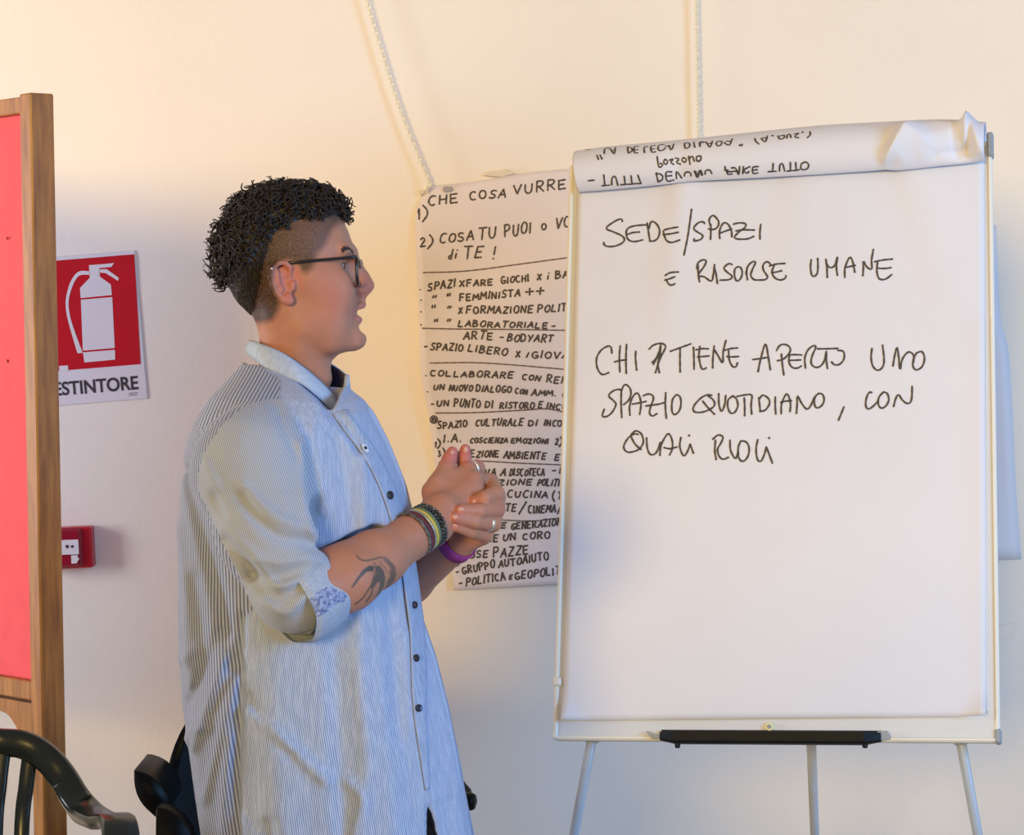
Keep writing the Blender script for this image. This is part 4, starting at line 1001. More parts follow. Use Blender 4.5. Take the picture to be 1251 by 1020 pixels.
# pinker where blood shows: nose, cheeks, ears, fingertips
pink = is_head * (.35 * np.exp(-((X_ - 405) ** 2 + (Y_ - 362) ** 2) / 900) + .5 * np.exp(-((X_ - 450) ** 2 + (Y_ - 350) ** 2) / 120)) + .55 * ear_m
pink += is_arm * .9 * np.clip((572 - Y_) / 12, 0, 1)  # thumbs: sunlight from behind painted in as pink
for f_ in lf: x0, y0 = px_of(f_[3][None]); pink += is_arm * .7 * np.exp(-((X_ - x0) ** 2 + (Y_ - y0) ** 2) / 40)
def skin_material():
    m = bpy.data.materials.new('skin'); m.use_nodes = True; N, L = nodes_of(m); b = N['Principled BSDF']
    b.inputs['Roughness'].default_value = .55; b.inputs['Specular IOR Level'].default_value = .35
    b.inputs['Subsurface Weight'].default_value = .12; b.inputs['Subsurface Radius'].default_value = (.008, .003, .0015); b.inputs['Subsurface Scale'].default_value = 1.0
    def A(n):
        a = N.new('ShaderNodeAttribute'); a.attribute_name = n; return a.outputs['Fac']
    def noise(s, d=4):
        tc = N.new('ShaderNodeTexCoord'); n = N.new('ShaderNodeTexNoise'); n.inputs['Scale'].default_value = s; n.inputs['Detail'].default_value = d; L.new(tc.outputs['Object'], n.inputs['Vector']); return n.outputs['Fac']
    def mix(f, a, c):
        x = N.new('ShaderNodeMix'); x.data_type = 'RGBA'
        if isinstance(f, float): x.inputs[0].default_value = f
        else: L.new(f, x.inputs[0])
        for sock, val in ((x.inputs[6], a), (x.inputs[7], c)):
            if isinstance(val, tuple): sock.default_value = (*val, 1)
            else: L.new(val, sock)
        return x.outputs[2]
    def mul(a, k):
        x = N.new('ShaderNodeMath'); x.operation = 'MULTIPLY'; L.new(a, x.inputs[0])
        if isinstance(k, float): x.inputs[1].default_value = k
        else: L.new(k, x.inputs[1])
        return x.outputs[0]
    base = mix(noise(38), (.430, .176, .100), (.530, .240, .145))
    base = mix(A('pink'), base, (.55, .165, .125))
    base = mix(A('lips'), base, (.50, .16, .135))
    st = mix(A('dark'), (.105, .062, .040), (.016, .011, .009))
    rp = N.new('ShaderNodeMapRange'); L.new(noise(700, 2), rp.inputs[0]); rp.inputs[1].default_value = .3; rp.inputs[2].default_value = .6; rp.inputs[3].default_value = .62; rp.inputs[4].default_value = 1.0
    base = mix(mul(A('stubble'), rp.outputs[0]), base, st)
    ti = mix(noise(160), (.035, .045, .042), (.085, .095, .080))
    base = mix(A('tattoo'), base, ti)
    L.new(base, b.inputs['Base Color'])
    bp_ = N.new('ShaderNodeBump'); bp_.inputs['Strength'].default_value = .18; bp_.inputs['Distance'].default_value = .0015; L.new(noise(420, 3), bp_.inputs['Height']); L.new(bp_.outputs[0], b.inputs['Normal'])
    return m
M['skin'] = skin_material()
body = mk('body', to_world(VB), QB, M['skin'], person, True)
for n_, v_ in (('stubble', stub), ('dark', dark), ('lips', lips), ('tattoo', ink), ('pink', np.clip(pink, 0, 1))): attr(body, n_, v_)
body['label'] = 'bare skin of head, tattooed forearm and clasped hands'

def blob(name, c, r, mat_, parent, R=None, n=18):
    mb = MB(); V = []; R = np.eye(3) if R is None else np.asarray(R)
    for i in range(n + 1):
        a = math.pi * i / n
        for j in range(2 * n):
            t = math.pi * j / n; p = np.array([r[0] * math.sin(a) * math.cos(t), r[1] * math.sin(a) * math.sin(t), r[2] * math.cos(a)]); V.append(c + p @ R)
    m2 = 2 * n; f = [(i * m2 + j, (i + 1) * m2 + j, (i + 1) * m2 + (j + 1) % m2, i * m2 + (j + 1) % m2) for i in range(n) for j in range(m2)]
    return mk(name, to_world(V), f, mat_, parent, True)
M['brow'] = mat('brown_eyebrow', (.045, .024, .015), .6)
M['eye'] = mat('eye_white', (.75, .70, .66), .15); M['iris'] = mat('brown_iris', (.05, .022, .012), .1)
M['hair'] = mat('dark_brown_hair', (.011, .0075, .0055), .5, 0, 300, col2=(.028, .018, .012), spec=.4)
for sg in (-1, 1):
    ey = blob('eye', pl_(413.3, 327) + np.array([0, sg * .032, 0]), (.0115, .0118, .0115), M['eye'], person)
    blob('iris', pl_(422.2, 327) + np.array([0, sg * .0325, 0]), (.0018, .0052, .0052), M['iris'], ey)
def trace_on(bvh_, px, py, off=.0):              # surface point of the body under a pixel, in the world
    h, n = hit(bvh_, px, py); return (h + n * off if h is not None else None), n
bb = bvh_of([body])
# eyebrows: short hairs on the brow
def brow(sg):
    mb = MB()
    for k in range(230):
        t = random.random(); px = 419.5 + 12.5 * t; py = 307.5 - 4.2 * math.sin(math.pi * min(1, t * 1.05 + .1)) + (2.2 if t > .9 else 0) + random.gauss(0, 1.15)
        h, n = hit(bb, px, py)
        if h is None: continue
        v = Vector(h - CAM); loc = np.array([v.dot(Vector(cr)), v.dot(Vector(cf)) - D0, v.dot(Vector(cu))])
        nl = np.array([n @ cr, n @ cf, n @ cu])
        if sg > 0: loc[1] *= -1; nl[1] *= -1
        d = np.array([-.0042, 0, .0008 + random.gauss(0, .0009)]) if t < .85 else np.array([-.003, 0, .0025])
        a = loc + nl * .0004; b = loc + d + nl * .0016
        mb.tube(to_world([a, (a + b) / 2 + nl * .0004, b]), [.00030, .00026, .0001], 4)
    if mb.n: mb.build('eyebrow', M['brow'], person, True)
brow(-1); brow(1)

# --- curly hair: a dark cap over the crown and many small curls
side_line = [(421, 268), (412, 265), (400, 263), (385, 266), (365, 270), (348, 276), (333, 287), (322, 300), (310, 318), (297, 334), (280, 344), (262, 350)]
curl_poly = side_line + [(230, 352), (230, 200), (440, 200), (440, 268)]
nape_line = [(421, 268), (412, 265), (400, 263), (385, 266), (365, 270), (348, 276), (333, 287), (323, 310), (317, 340), (311, 362), (305, 379)]
cap_poly = nape_line + [(285, 380), (230, 340), (230, 200), (440, 200), (440, 268)]
hn = NB[:nV]; hx_, hy_ = X_[:nV], Y_[:nV]
def in_curl(x, y): return inside(x, y, curl_poly)
sel = inside(hx_, hy_, cap_poly)
# thickness of the mass of hair, thicker on top and at the crown
def thick(x, y):
    t = .0058 + .0078 * np.clip((395 - x) / 80, 0, 1) + .004 * np.clip((x - 385) / 40, 0, 1)
    edge = np.clip(seg_dist(x, y, nape_line) / 16, 0, 1)
    top = np.where(in_curl(x, y), np.clip(seg_dist(x, y, side_line) / 12, 0, 1), 0)
    return (.0105 * (1 - top) + t * top) * (.12 + .88 * edge)
keep = sel[Qh].all(1); used_v = np.unique(Qh[keep]); remap = np.full(nV, -1); remap[used_v] = np.arange(len(used_v))
capV = Vh[used_v] + hn[used_v] * thick(hx_[used_v], hy_[used_v])[:, None] * .8
capV += hn[used_v] * (.0022 * np.sin(capV[:, :1] * 520 + 3 * np.sin(capV[:, 1:2] * 300)) * np.sin(capV[:, 2:3] * 470) * np.cos(capV[:, 1:2] * 410))
hm_ = MB(); hm_.v.append(to_world(capV)); hm_.n = len(capV)
cap_f = remap[Qh[keep]]; hm_.f = [tuple(r) for r in cap_f.tolist()]
cand = np.where(in_curl(hx_, hy_))[0]
area_w = np.ones(len(cand)); pick = rng.choice(cand, 820, replace=False)
for v in pick:
    p, n_ = Vh[v], hn[v]; px, py = hx_[v], hy_[v]
    t = float(thick(np.array([px]), np.array([py]))[0])
    # curls fall outwards, forward above the forehead, back and down at the crown
    fall = np.array([.95, 0, -.25]) if px > 400 else np.array([.45, 0, -.2]) if px > 380 else (np.array([-.45, 0, -.55]) if px < 310 else np.array([.1, 0, -.1]))
    fall = fall + rng.normal(0, .35, 3)
    d = unit(n_ + fall * .8 - n_ * (fall @ n_) * .4)
    a = unit(np.cross(d, rng.normal(0, 1, 3))); b = np.cross(d, a)
    L = (t * 1.0 + .009) * rng.uniform(.7, 1.2); turns = rng.uniform(.9, 2.3); R = rng.uniform(.0030, .0070) * (1.0 if t > .006 else .7)
    if px > 408: L *= 1.25
    m = 26; pts = []
    ph = rng.uniform(0, 6.28)
    for i in range(m):
        s = i / (m - 1); ang = ph + turns * 2 * math.pi * s
        r = R * (.35 + .65 * min(1, s * 2.5))
        pts.append(p + n_ * (t * .45) + d * (L * s) + a * r * math.cos(ang) + b * r * math.sin(ang) + np.array([0, 0, -.004 * s * s]))
    rad = np.linspace(.0022, .0008, m) * rng.uniform(.55, 1.2)
    hm_.tube(to_world(pts), rad, 5, caps=False)
short = np.where(sel & ~in_curl(hx_, hy_))[0]
for v in rng.choice(short, min(len(short), 1500), replace=False):
    p, n_ = Vh[v], hn[v]; t = float(thick(np.array([hx_[v]]), np.array([hy_[v]]))[0]); dn = np.array([rng.normal(.12, .15), rng.normal(0, .2), -1.0]); dn = unit(dn - n_ * (dn @ n_))
    a_ = p + n_ * t * .72; hm_.tube(to_world([a_, a_ + dn * .004 + n_ * .0014, a_ + dn * .0085 + n_ * .0010]), [.0007, .0006, .0002], 4, caps=False)
hm_.build('hair', M['hair'], person, True)

# --- shirt: loose knee-length tunic with rolled sleeves
st_tab = [  # row, back, front, half width, squareness
 (425, 304, 398, .020, 2), (436, 299, 403, .042, 2), (448, 292.5, 409, .064, 2.0), (460, 281, 419, .090, 2.1), (470, 273.5, 428, .116, 2.2), (480, 264, 436, .142, 2.3), (490, 256, 446, .162, 2.35), (508.7, 244.8, 457, .182, 2.4), (524.7, 237, 465.4, .188, 2.4), (537.5, 232, 472, .190, 2.4), (560, 226.5, 481.4, .190, 2.4),
 (592, 223, 494, .188, 2.35), (624, 221.7, 502, .186, 2.3), (672, 220.8, 504, .184, 2.3), (703, 220.5, 507.5, .184, 2.3), (733, 220, 511, .184, 2.3), (754, 220.3, 514.5, .185, 2.3), (784, 220.8, 525, .187, 2.3), (800, 221.5, 530.7, .188, 2.3), (851, 225, 544, .192, 2.3), (861, 226, 546.5, .193, 2.3), (918, 233.6, 558, .198, 2.25), (968.6, 240, 566.5, .202, 2.2), (1019, 247, 575, .206, 2.2), (1080, 252, 585, .21, 2.2), (1160, 256, 594, .213, 2.2)]
S_ = np.array(st_tab, float); zs_ = (CY - S_[:, 0]) * PXM
HEM = 1135
lo = pl_(204, HEM + 25); hi = pl_(606, 418)
sf = Field((lo[0], -.335, lo[2]), (hi[0], .335, hi[2]), .0036)
x, y, z = sf.grid(); zz = z.ravel(); o_ = np.argsort(zs_)
def colS(i): return np.interp(zz, zs_[o_], S_[o_, i])[None, None, :].astype(np.float32)
xb, xf_ = (colS(1) - CX) * PXM, (colS(2) - CX) * PXM; w_, n_s = colS(3), colS(4)
xc_ = .5 * (xb + xf_); aa = .5 * (xf_ - xb)
PXg = (CX + x / PXM); PYg = (CY - z / PXM)      # picture coordinates of the side view
base = ((np.abs((x - xc_) / aa) ** n_s + np.abs(y / w_) ** n_s) ** (1 / n_s) - 1) * np.minimum(aa, w_)
g3 = np.gradient(base, sf.h); base = (base / np.maximum(np.sqrt(sum(q * q for q in g3)), .35)).astype(np.float32); del g3
sf.f = base.copy()
# hanging folds: gentle vertical flutes that grow towards the hem
phi = np.arctan2(y, (x - xc_))
grow = np.clip((PYg - 640) / 400, 0, 1) ** 1.2
sf.f += (.0060 * grow * np.sin(phi * 9 + 1.1 + .006 * (PYg - 800)) + .0030 * grow * np.sin(phi * 17 + 2 + .01 * (PYg - 700))).astype(np.float32)
PX2 = np.broadcast_to(PXg, (sf.n[0], 1, sf.n[2]))[:, 0, :]; PY2 = np.broadcast_to(PYg, (sf.n[0], 1, sf.n[2]))[:, 0, :]
near = np.clip((.02 - sf.ax[1]) / .06, 0, 1).astype(np.float32)[None, :, None]
far_ = 1 - near
def fold_line(P, w, d, both=True):
    """ridge (d > 0) or crease (d < 0) along a polyline of picture points"""
    dist = seg_dist(PX2, PY2, [tuple(q) for q in spline(P, 5)]); g = (1.5 * d * np.exp(-(dist / (.85 * w)) ** 2)).astype(np.float32)[:, None, :]
    sf.f -= g * (near + (.5 * far_ if both else 0))
# torso folds
fold_line([(238, 575), (262, 640), (285, 720), (300, 800)], 11, -.009); fold_line([(226, 640), (238, 730), (240, 800)], 9, .004)
fold_line([(252, 700), (262, 780), (250, 860)], 9, -.005); fold_line([(300, 770), (275, 830), (248, 900)], 7, .006); fold_line([(308, 810), (285, 880), (262, 960)], 7, .005)
fold_line([(285, 760), (262, 810), (240, 850)], 6, -.004); fold_line([(320, 850), (370, 890), (412, 928)], 9, .006); fold_line([(318, 835), (350, 880), (372, 900)], 7, -.004)
fold_line([(312, 740), (309, 860), (305, 930), (309, 1030)], 4.5, -.007); fold_line([(298, 880), (288, 960), (284, 1040)], 7, .005); fold_line([(345, 980), (360, 1040), (365, 1100)], 9, -.007)
fold_line([(312, 975), (330, 1010), (340, 1060)], 6, .005); fold_line([(452, 700), (450, 800), (458, 900), (455, 1010)], 12, .005); fold_line([(420, 780), (425, 880), (432, 1000)], 12, -.004)
fold_line([(478, 705), (485, 780), (492, 880)], 9, -.004); fold_line([(435, 930), (452, 950), (442, 990)], 9, .005)
fold_line([(430, 470), (420, 520), (432, 590), (440, 650)], 12, -.004); fold_line([(452, 560), (456, 610), (452, 660)], 9, .003)
fold_line([(412, 503), (430, 520), (446, 547)], 6, -.006, False); fold_line([(395, 520), (402, 570), (412, 620)], 7, .003)
fold_line([(230, 900), (245, 880), (262, 872)], 6, .004); fold_line([(225, 800), (240, 792), (255, 780)], 6, .003)
# sleeves
SLV = {}
for sg in (-1, 1):
    k = lambda px, py, d: pl_(px, py, 0) * np.array([1, 0, 1]) + np.array([0, sg * d, 0])
    a, b, c, e_ = k(326, 566, .165), k(352, 642, .196), k(378, 704, .210), k(405, 707, .198)
    if sg > 0: a, b, c, e_ = k(330, 566, .165), k(368, 650, .196), k(402, 722, .200), k(424, 722, .190)
    SLV[sg] = (a, b, c, e_)
    fl_ = Field.__new__(Field); fl_.lo, fl_.h, fl_.n, fl_.ax = sf.lo, sf.h, sf.n, sf.ax; fl_.f = np.full(sf.n, 1.0, np.float32)
    sh_ = k(336, 540, .135)
    fl_.chain([sh_, a, b, c, e_], [.066, .083, .074, .058, .051], k=.02, pad=.06)
    axis = unit((RW - RE) if sg < 0 else (LW - pl_(455, 742, .19)))
    def endcut(X, Y, Z):
        dd = (X - e_[0]) * axis[0] + (Y - e_[1]) * axis[1] + (Z - e_[2]) * axis[2]; rr = np.sqrt((X - e_[0]) ** 2 + (Y - e_[1]) ** 2 + (Z - e_[2]) ** 2)
        return np.maximum(-dd, rr - .12)
    fl_.put(endcut, e_ - .12, e_ + .12, 0, .0, 'sub')
    if sg < 0:
        def sfold(P, w, d):
            dist = seg_dist(PX2, PY2, [tuple(q) for q in spline(P, 5)]); fl_.f -= (1.5 * d * np.exp(-(dist / (.85 * w)) ** 2)).astype(np.float32)[:, None, :]
        for P in ([(395, 548), (400, 590), (412, 640)], [(318, 600), (355, 640), (408, 655)], [(300, 650), (345, 690), (405, 680)], [(330, 690), (360, 712), (412, 690)], [(288, 600), (310, 640), (330, 690)]): sfold(P, 7, -.0052)
        for P in ([(385, 540), (392, 600), (404, 648)], [(320, 585), (362, 622), (412, 640)], [(300, 632), (345, 670), (400, 667)], [(335, 672), (365, 700), (410, 672)], [(275, 560), (300, 615), (322, 668)], [(345, 720), (372, 730), (402, 700)]): sfold(P, 6.5, .0042)
    m_ = np.minimum(fl_.f, 1)
    if sg < 0: SLEEVE_NEAR = m_
    sf.f = smin(sf.f, m_, .006)
    # hole of the sleeve for the forearm
    sf.cap(e_ - axis * .004, e_ + axis * .10, .0445 if sg < 0 else .043, k=.003, op='sub')
# armhole seam, near side
arm_seam = [(243, 577), (252, 550), (266, 528), (284, 508), (305, 494), (330, 488), (346, 490), (356, 502), (368, 528), (382, 556), (392, 590), (396, 620)]
dist = seg_dist(PX2, PY2, [tuple(q) for q in spline(arm_seam, 5)]); sf.f += (.0036 * np.exp(-(dist / 3.2) ** 2)).astype(np.float32)[:, None, :] * near
dist = seg_dist(PX2, PY2, [(247, 512), (262, 532)]); sf.f += (.002 * np.exp(-(dist / 2.5) ** 2)).astype(np.float32)[:, None, :] * near
# placket: a raised strip down the front
plk = [(413, 503), (430, 528), (446, 548), (462, 575), (475, 605), (489, 650), (498, 695), (506, 740), (509, 800), (511, 865), (516, 920), (521, 965)]
plk_s = [tuple(q) for q in spline(plk, 5)]
strip = soft_in(PX2, PY2, [(x_ - 9, y_ + 4) for x_, y_ in plk_s] + [(x_ + 60, y_ - 10) for x_, y_ in plk_s[::-1]], 3)
sf.f -= (.0028 * strip).astype(np.float32)[:, None, :] * np.clip(1 - np.abs(sf.ax[1] + .07) / .16, 0, 1).astype(np.float32)[None, :, None].clip(0, .6) / .6
# neck opening, open inside below the waist, slit and hem
sf.chain([pl_(345, 405), pl_(350, 440), pl_(358, 465)], [.062, .056, .048], k=.004, op='sub')
sf.chain([pl_(395, 440, -.005), pl_(404, 466, -.016), pl_(411, 494, -.030)], [.024, .018, .005], k=.004, op='sub')
xr_ = PXg[:, 0, 0]
cn = np.interp(xr_, [285, 302, 325, 352, 371, 391, 402, 409, 414, 424, 430], [300, 430, 446, 460, 468.5, 485, 496, 502.5, 500, 440, 300]); cfar = np.interp(xr_, [285, 302, 352, 400, 424, 430], [300, 430, 460, 472, 474, 300])
bl_ = np.clip((sf.ax[1] + .045) / .05, 0, 1)[None, :]
zc = (CY - (cn[:, None] * (1 - bl_) + cfar[:, None] * bl_)) * PXM
sf.f = np.maximum(sf.f, np.clip(zz[None, None, :] - zc[:, :, None], -.02, .02).astype(np.float32) * .7)
inner = base + .030 + np.clip((880 - PYg) / 100, 0, 1) * .3
sf.f = np.maximum(sf.f, -inner.astype(np.float32))
slit = soft_in(PX2, PY2, [(523.5, 955), (533, 985), (541, 1025), (552, 1090), (560, 1200), (520, 1200), (526, 1025)], 2) - .5
sf.f = np.maximum(sf.f, np.where((sf.ax[1] < .0)[None, :, None], (slit * .004).astype(np.float32)[:, None, :], -1))
hemz = (CY - HEM) * PXM
sf.f = np.maximum(sf.f, (hemz - zz)[None, None, :].astype(np.float32) + (.012 * np.cos(phi * 2)).astype(np.float32))
sf.smooth(1)
Vs, Qs = sf.mesh(); Vs = relax(Vs, Qs, 1, .35); Ns = normals(Vs, Qs)
xs_, ys_ = px_of(Vs); ys0 = CY - Vs[:, 2] / PXM; xs0 = CX + Vs[:, 0] / PXM
# which cloth: sleeve, yoke, back panel, front panel
fi = ((Vs - sf.lo) / sf.h).astype(int); fi = np.minimum(fi, sf.n - 1)
d_sl = SLEEVE_NEAR[fi[:, 0], fi[:, 1], fi[:, 2]]
nearv = Vs[:, 1] < 0
seam_poly = [tuple(q) for q in spline(arm_seam, 5)] + [(430, 640), (430, 780), (330, 790), (300, 720), (243, 600)]
slv_m = (d_sl < .022) & nearv & inside(xs_, ys_, seam_poly)
slv_f = (np.abs(Vs[:, 1]) > .15) & ~nearv
back_poly = [(247, 512), (262, 532), (300, 500), (330, 560), (345, 640), (340, 720), (312, 745), (310, 860), (308, 960), (312, 1250), (190, 1250), (190, 560)]
backm = soft_in(xs0, ys0, back_poly, 2.5) * (~slv_m)
yoke = soft_in(xs0, ys0, [(306, 428), (330, 452), (352, 464), (356, 492), (340, 505), (290, 515), (262, 532), (244, 513), (285, 455)], 2.5) * (~slv_m)
ang = np.arctan2(Vs[:, 1], Vs[:, 0] - np.interp(Vs[:, 2], zs_[o_], ((S_[o_, 1] + S_[o_, 2]) / 2 - CX) * PXM))
th_g = np.linspace(-math.pi, math.pi, 721); rg = (np.abs(np.cos(th_g) / .168) ** 2.3 + np.abs(np.sin(th_g) / .188) ** 2.3) ** (-1 / 2.3)
xg, yg = rg * np.cos(th_g), rg * np.sin(th_g); sg_len = np.r_[0, np.cumsum(np.hypot(np.diff(xg), np.diff(yg)))]
bxx, fxx = [(np.interp(Vs[:, 2], zs_[o_], S_[o_, i]) - CX) * PXM for i in (1, 2)]
sx_n = np.clip((Vs[:, 0] - (bxx + fxx) / 2) / ((fxx - bxx) / 2), -.999, .999)
half_ = th_g <= 0; u_t = np.interp(sx_n, xg[half_] / .168, sg_len[half_]) * np.where(Vs[:, 1] < 0, 1, -1)
a, b, c, e_ = SLV[-1]; ax_ = unit(c - a); rel = Vs - a; rel = rel - (rel @ ax_)[:, None] * ax_
e1 = unit(np.cross(ax_, [0, 1, 0])); e2 = np.cross(ax_, e1)
pdir = unit(np.array([-ax_[2], 0, ax_[0]])); u_s = (Vs - a) @ pdir
u_y = (xs0 + .32 * (ys0 - 470)) * PXM
ucoord = np.where(slv_m, u_s, np.where(yoke > .5, u_y, u_t))
wide = np.clip(backm + yoke, 0, 1)
def shirt_material():
    m = bpy.data.materials.new('striped_shirt_cloth'); m.use_nodes = True; N, L = nodes_of(m); b = N['Principled BSDF']
    b.inputs['Roughness'].default_value = .88; b.inputs['Specular IOR Level'].default_value = .15; b.inputs['Sheen Weight'].default_value = .15
    def A(n): a_ = N.new('ShaderNodeAttribute'); a_.attribute_name = n; return a_.outputs['Fac']
    def math_(op, a_, k=None, k2=None):
        x_ = N.new('ShaderNodeMath'); x_.operation = op
        for i, v in enumerate((a_, k, k2)):
            if v is None: continue
            if isinstance(v, (int, float)): x_.inputs[i].default_value = v
            else: L.new(v, x_.inputs[i])
        return x_.outputs[0]
    def mix(f, a_, c_):
        x_ = N.new('ShaderNodeMix'); x_.data_type = 'RGBA'; L.new(f, x_.inputs[0])
        for s, v in ((x_.inputs[6], a_), (x_.inputs[7], c_)):
            if isinstance(v, tuple): s.default_value = (*v, 1)
            else: L.new(v, s)
        return x_.outputs[2]
    def noise(s, sc3=None):
        tc = N.new('ShaderNodeTexCoord'); mp = N.new('ShaderNodeMapping'); L.new(tc.outputs['Object'], mp.inputs[0])
        if sc3: mp.inputs['Scale'].default_value = sc3
        n = N.new('ShaderNodeTexNoise'); n.inputs['Scale'].default_value = s; n.inputs['Detail'].default_value = 4; L.new(mp.outputs[0], n.inputs['Vector']); return n.outputs['Fac']
    def pulse(pitch, duty):
        w = math_('SINE', math_('MULTIPLY', A('stripe'), 2 * math.pi / pitch))
        r = N.new('ShaderNodeMapRange'); L.new(w, r.inputs[0]); c0 = math.cos(math.pi * duty); r.inputs[1].default_value = c0 - .5; r.inputs[2].default_value = c0 + .5; return r.outputs[0]
    fine = mix(pulse(.0026, .5), (.52, .585, .71), (.20, .265, .42))
    slub = noise(260, (1, 1, .08)); r = N.new('ShaderNodeMapRange'); L.new(slub, r.inputs[0]); r.inputs[1].default_value = .42; r.inputs[2].default_value = .7; r.inputs[4].default_value = .35
    fine = mix(r.outputs[0], fine, (.66, .72, .82))
    wide_ = mix(pulse(.0054, .47), (.44, .48, .57), (.135, .16, .27))
    sleeve_ = mix(pulse(.0026, .5), (.49, .52, .575), (.29, .325, .39))
    colr = mix(A('wide'), fine, wide_); colr = mix(A('sleeve'), colr, sleeve_)
    L.new(colr, b.inputs['Base Color'])
    bp_ = N.new('ShaderNodeBump'); bp_.inputs['Strength'].default_value = .35; bp_.inputs['Distance'].default_value = .004; L.new(noise(55), bp_.inputs['Height'])
    b2 = N.new('ShaderNodeBump'); b2.inputs['Strength'].default_value = .3; b2.inputs['Distance'].default_value = .0008; L.new(noise(900), b2.inputs['Height']); L.new(bp_.outputs[0], b2.inputs['Normal']); L.new(b2.outputs[0], b.inputs['Normal'])
    return m
M['shirt'] = shirt_material()
shirt = mk('shirt', to_world(Vs), Qs, M['shirt'], person, True)
attr(shirt, 'stripe', ucoord); attr(shirt, 'wide', wide); attr(shirt, 'sleeve', (slv_m | slv_f).astype(float))
shirt['label'] = 'long pale blue striped shirt with rolled sleeves'
M['collar'] = mat('collar_cloth', (.44, .52, .64), .85, .10, 220, .25, 300, stretch=(1, 1, .2))
M['lining'] = mat('printed_lining', (.020, .022, .055), .8, 0, 330, .1, 200, col2=(.11, .12, .26))
M['floral'] = mat('floral_cuff_lining', (.06, .09, .24), .8, 0, 240, .1, 200, col2=(.42, .48, .66))
# collar: a soft standing band, inside printed dark
def band(top, bot, n, name, m_out, m_in, t=.0028):
    T, B = spline([pl_(*p) for p in top], n), spline([pl_(*p) for p in bot], n)
    k = 7; G = np.array([[T[i] + (B[i] - T[i]) * s + np.array([0, 0, 0]) for i in range(len(T))] for s in np.linspace(0, 1, k)])
    mid = np.array([pl_(350, 445)]); nrm = np.cross(np.gradient(G, axis=1), np.gradient(G, axis=0)); nrm /= np.linalg.norm(nrm, axis=2)[..., None] + 1e-9
    out = G - mid; sgn = np.sign((nrm * out).sum(2).mean()); nrm *= sgn
    bulge = np.sin(np.linspace(0, math.pi, k))[:, None, None]; G = G + nrm * bulge * .0025
    o = MB().sheet(to_world(G).reshape(G.shape), t, (nrm[..., :1] * cr + nrm[..., 2:3] * cu + nrm[..., 1:2] * cf)).build(name, m_out, shirt, True)
    Gi = G - nrm * .0006
    MB().sheet(to_world(Gi).reshape(G.shape), -.0006, (nrm[..., :1] * cr + nrm[..., 2:3] * cu + nrm[..., 1:2] * cf)).build('collar_lining', m_in, shirt, True)
    return o
band([(306.5, 415.5, .004), (319, 420, -.038), (344, 431, -.058), (367, 447, -.062), (391, 467.5, -.054), (404, 482, -.042), (413, 499, -.034)],
     [(302.5, 432, .004), (325, 449, -.060), (350, 462, -.076), (371, 472, -.080), (391, 489, -.072), (402, 500, -.060), (409, 505.5, -.046)], 8, 'collar', M['collar'], M['lining'])
band([(306.5, 415.5, -.004), (322, 421, .045), (350, 431, .064), (380, 438, .062), (397, 442, .052), (405, 445.5, .044), (415, 452, .034), (424, 459, .020)],
     [(302.5, 432, -.004), (325, 449, .060), (352, 462, .076), (380, 470, .075), (400, 474, .060), (412, 478, .046), (420, 481, .030), (424, 483, .012)], 8, 'collar', M['collar'], M['lining'])
# front edge of the far half, folded outwards below the collar
tm_ = MB(); L1 = spline([pl_(*p) for p in ((424, 458.5, .022), (423, 470, .006), (419, 484, -.012), (414, 494, -.026), (412, 502, -.036), (420, 516, -.048), (432, 532, -.058), (446, 549, -.068))], 6)
tm_.tube(to_world(L1), .0024, 8, flat=(1.6, .8)); tm_.build('placket_edge', M['collar'], shirt, True)
bsh = bvh_of([shirt])
def button(px, py, r, m_, name='button'):
    h, n = hit(bsh, px, py)
    if h is None: return
    n = unit(n * .8 + np.array([.1, -.3, 0]))
    return MB().lathe(h + n * .0014, n, [(r * .9, -.001), (r, .0004), (r, .0018), (r * .82, .0026), (r * .62, .0021), (.0003, .0021)], 20).build(name, m_, shirt, True)
M['button'] = mat('navy_button', (.014, .016, .028), .3)
M['white_tab'] = mat('white_tab', (.60, .66, .74), .7)
M['placket'] = mat('placket_cloth', (.36, .425, .56), .88, .18, 240, .3, 260, stretch=(1, 1, .15))
h, n = hit(bsh, 445.5, 548)
plo, phi_ = [], []
pk_s = resample(np.array(plk_s), 90)
for (x_, y_) in pk_s:
    row = []
    for w_x in np.linspace(-8, 10, 7) * (1 - .75 * max(0, (len(plo) - 66) / 24)):
        hh, n3 = hit(bsh, x_ + w_x, y_ - w_x * .25)
        row.append(None if hh is None else hh + unit(n3) * .0012)
    plo.append(row)
plo = [r for r in plo if all(q is not None for q in r)]
for _ in range(2): plo = [r if i in (0, len(plo) - 1) else [(plo[i - 1][c_] + 2 * r[c_] + plo[i + 1][c_]) / 4 for c_ in range(7)] for i, r in enumerate(plo)]
MB().sheet(np.array(plo), .0010, unit(-cf + cr * .6)).build('placket', M['placket'], shirt, True)
bsh = bvh_of([shirt, [o for o in shirt.children if o.name.split('.')[0] == 'placket'][-1]])
h, n = hit(bsh, 445.5, 548)
if h is not None:
    n = unit(n); tb = unit(cu - cr * .55); tb = unit(tb - n * (tb @ n)); ta_ = np.cross(tb, n)
    V = [h + n * .0012 + ta_ * .0042 * math.cos(t) + tb * .0072 * math.sin(t) for t in np.linspace(0, 2 * math.pi, 28, endpoint=False)]
    tab = MB().prism(V, n, .0008).build('buttonhole_tab', M['white_tab'], shirt)
    MB().lathe(h + n * .0020, n, [(.0022, 0), (.0022, .0010), (.001, .0012)], 14).build('button', M['button'], tab)
button(475.5, 605, .0058, M['button'])
for q in ((505.5, 739), (507.5, 804), (510.5, 865)): button(q[0], q[1], .0052, M['button'])
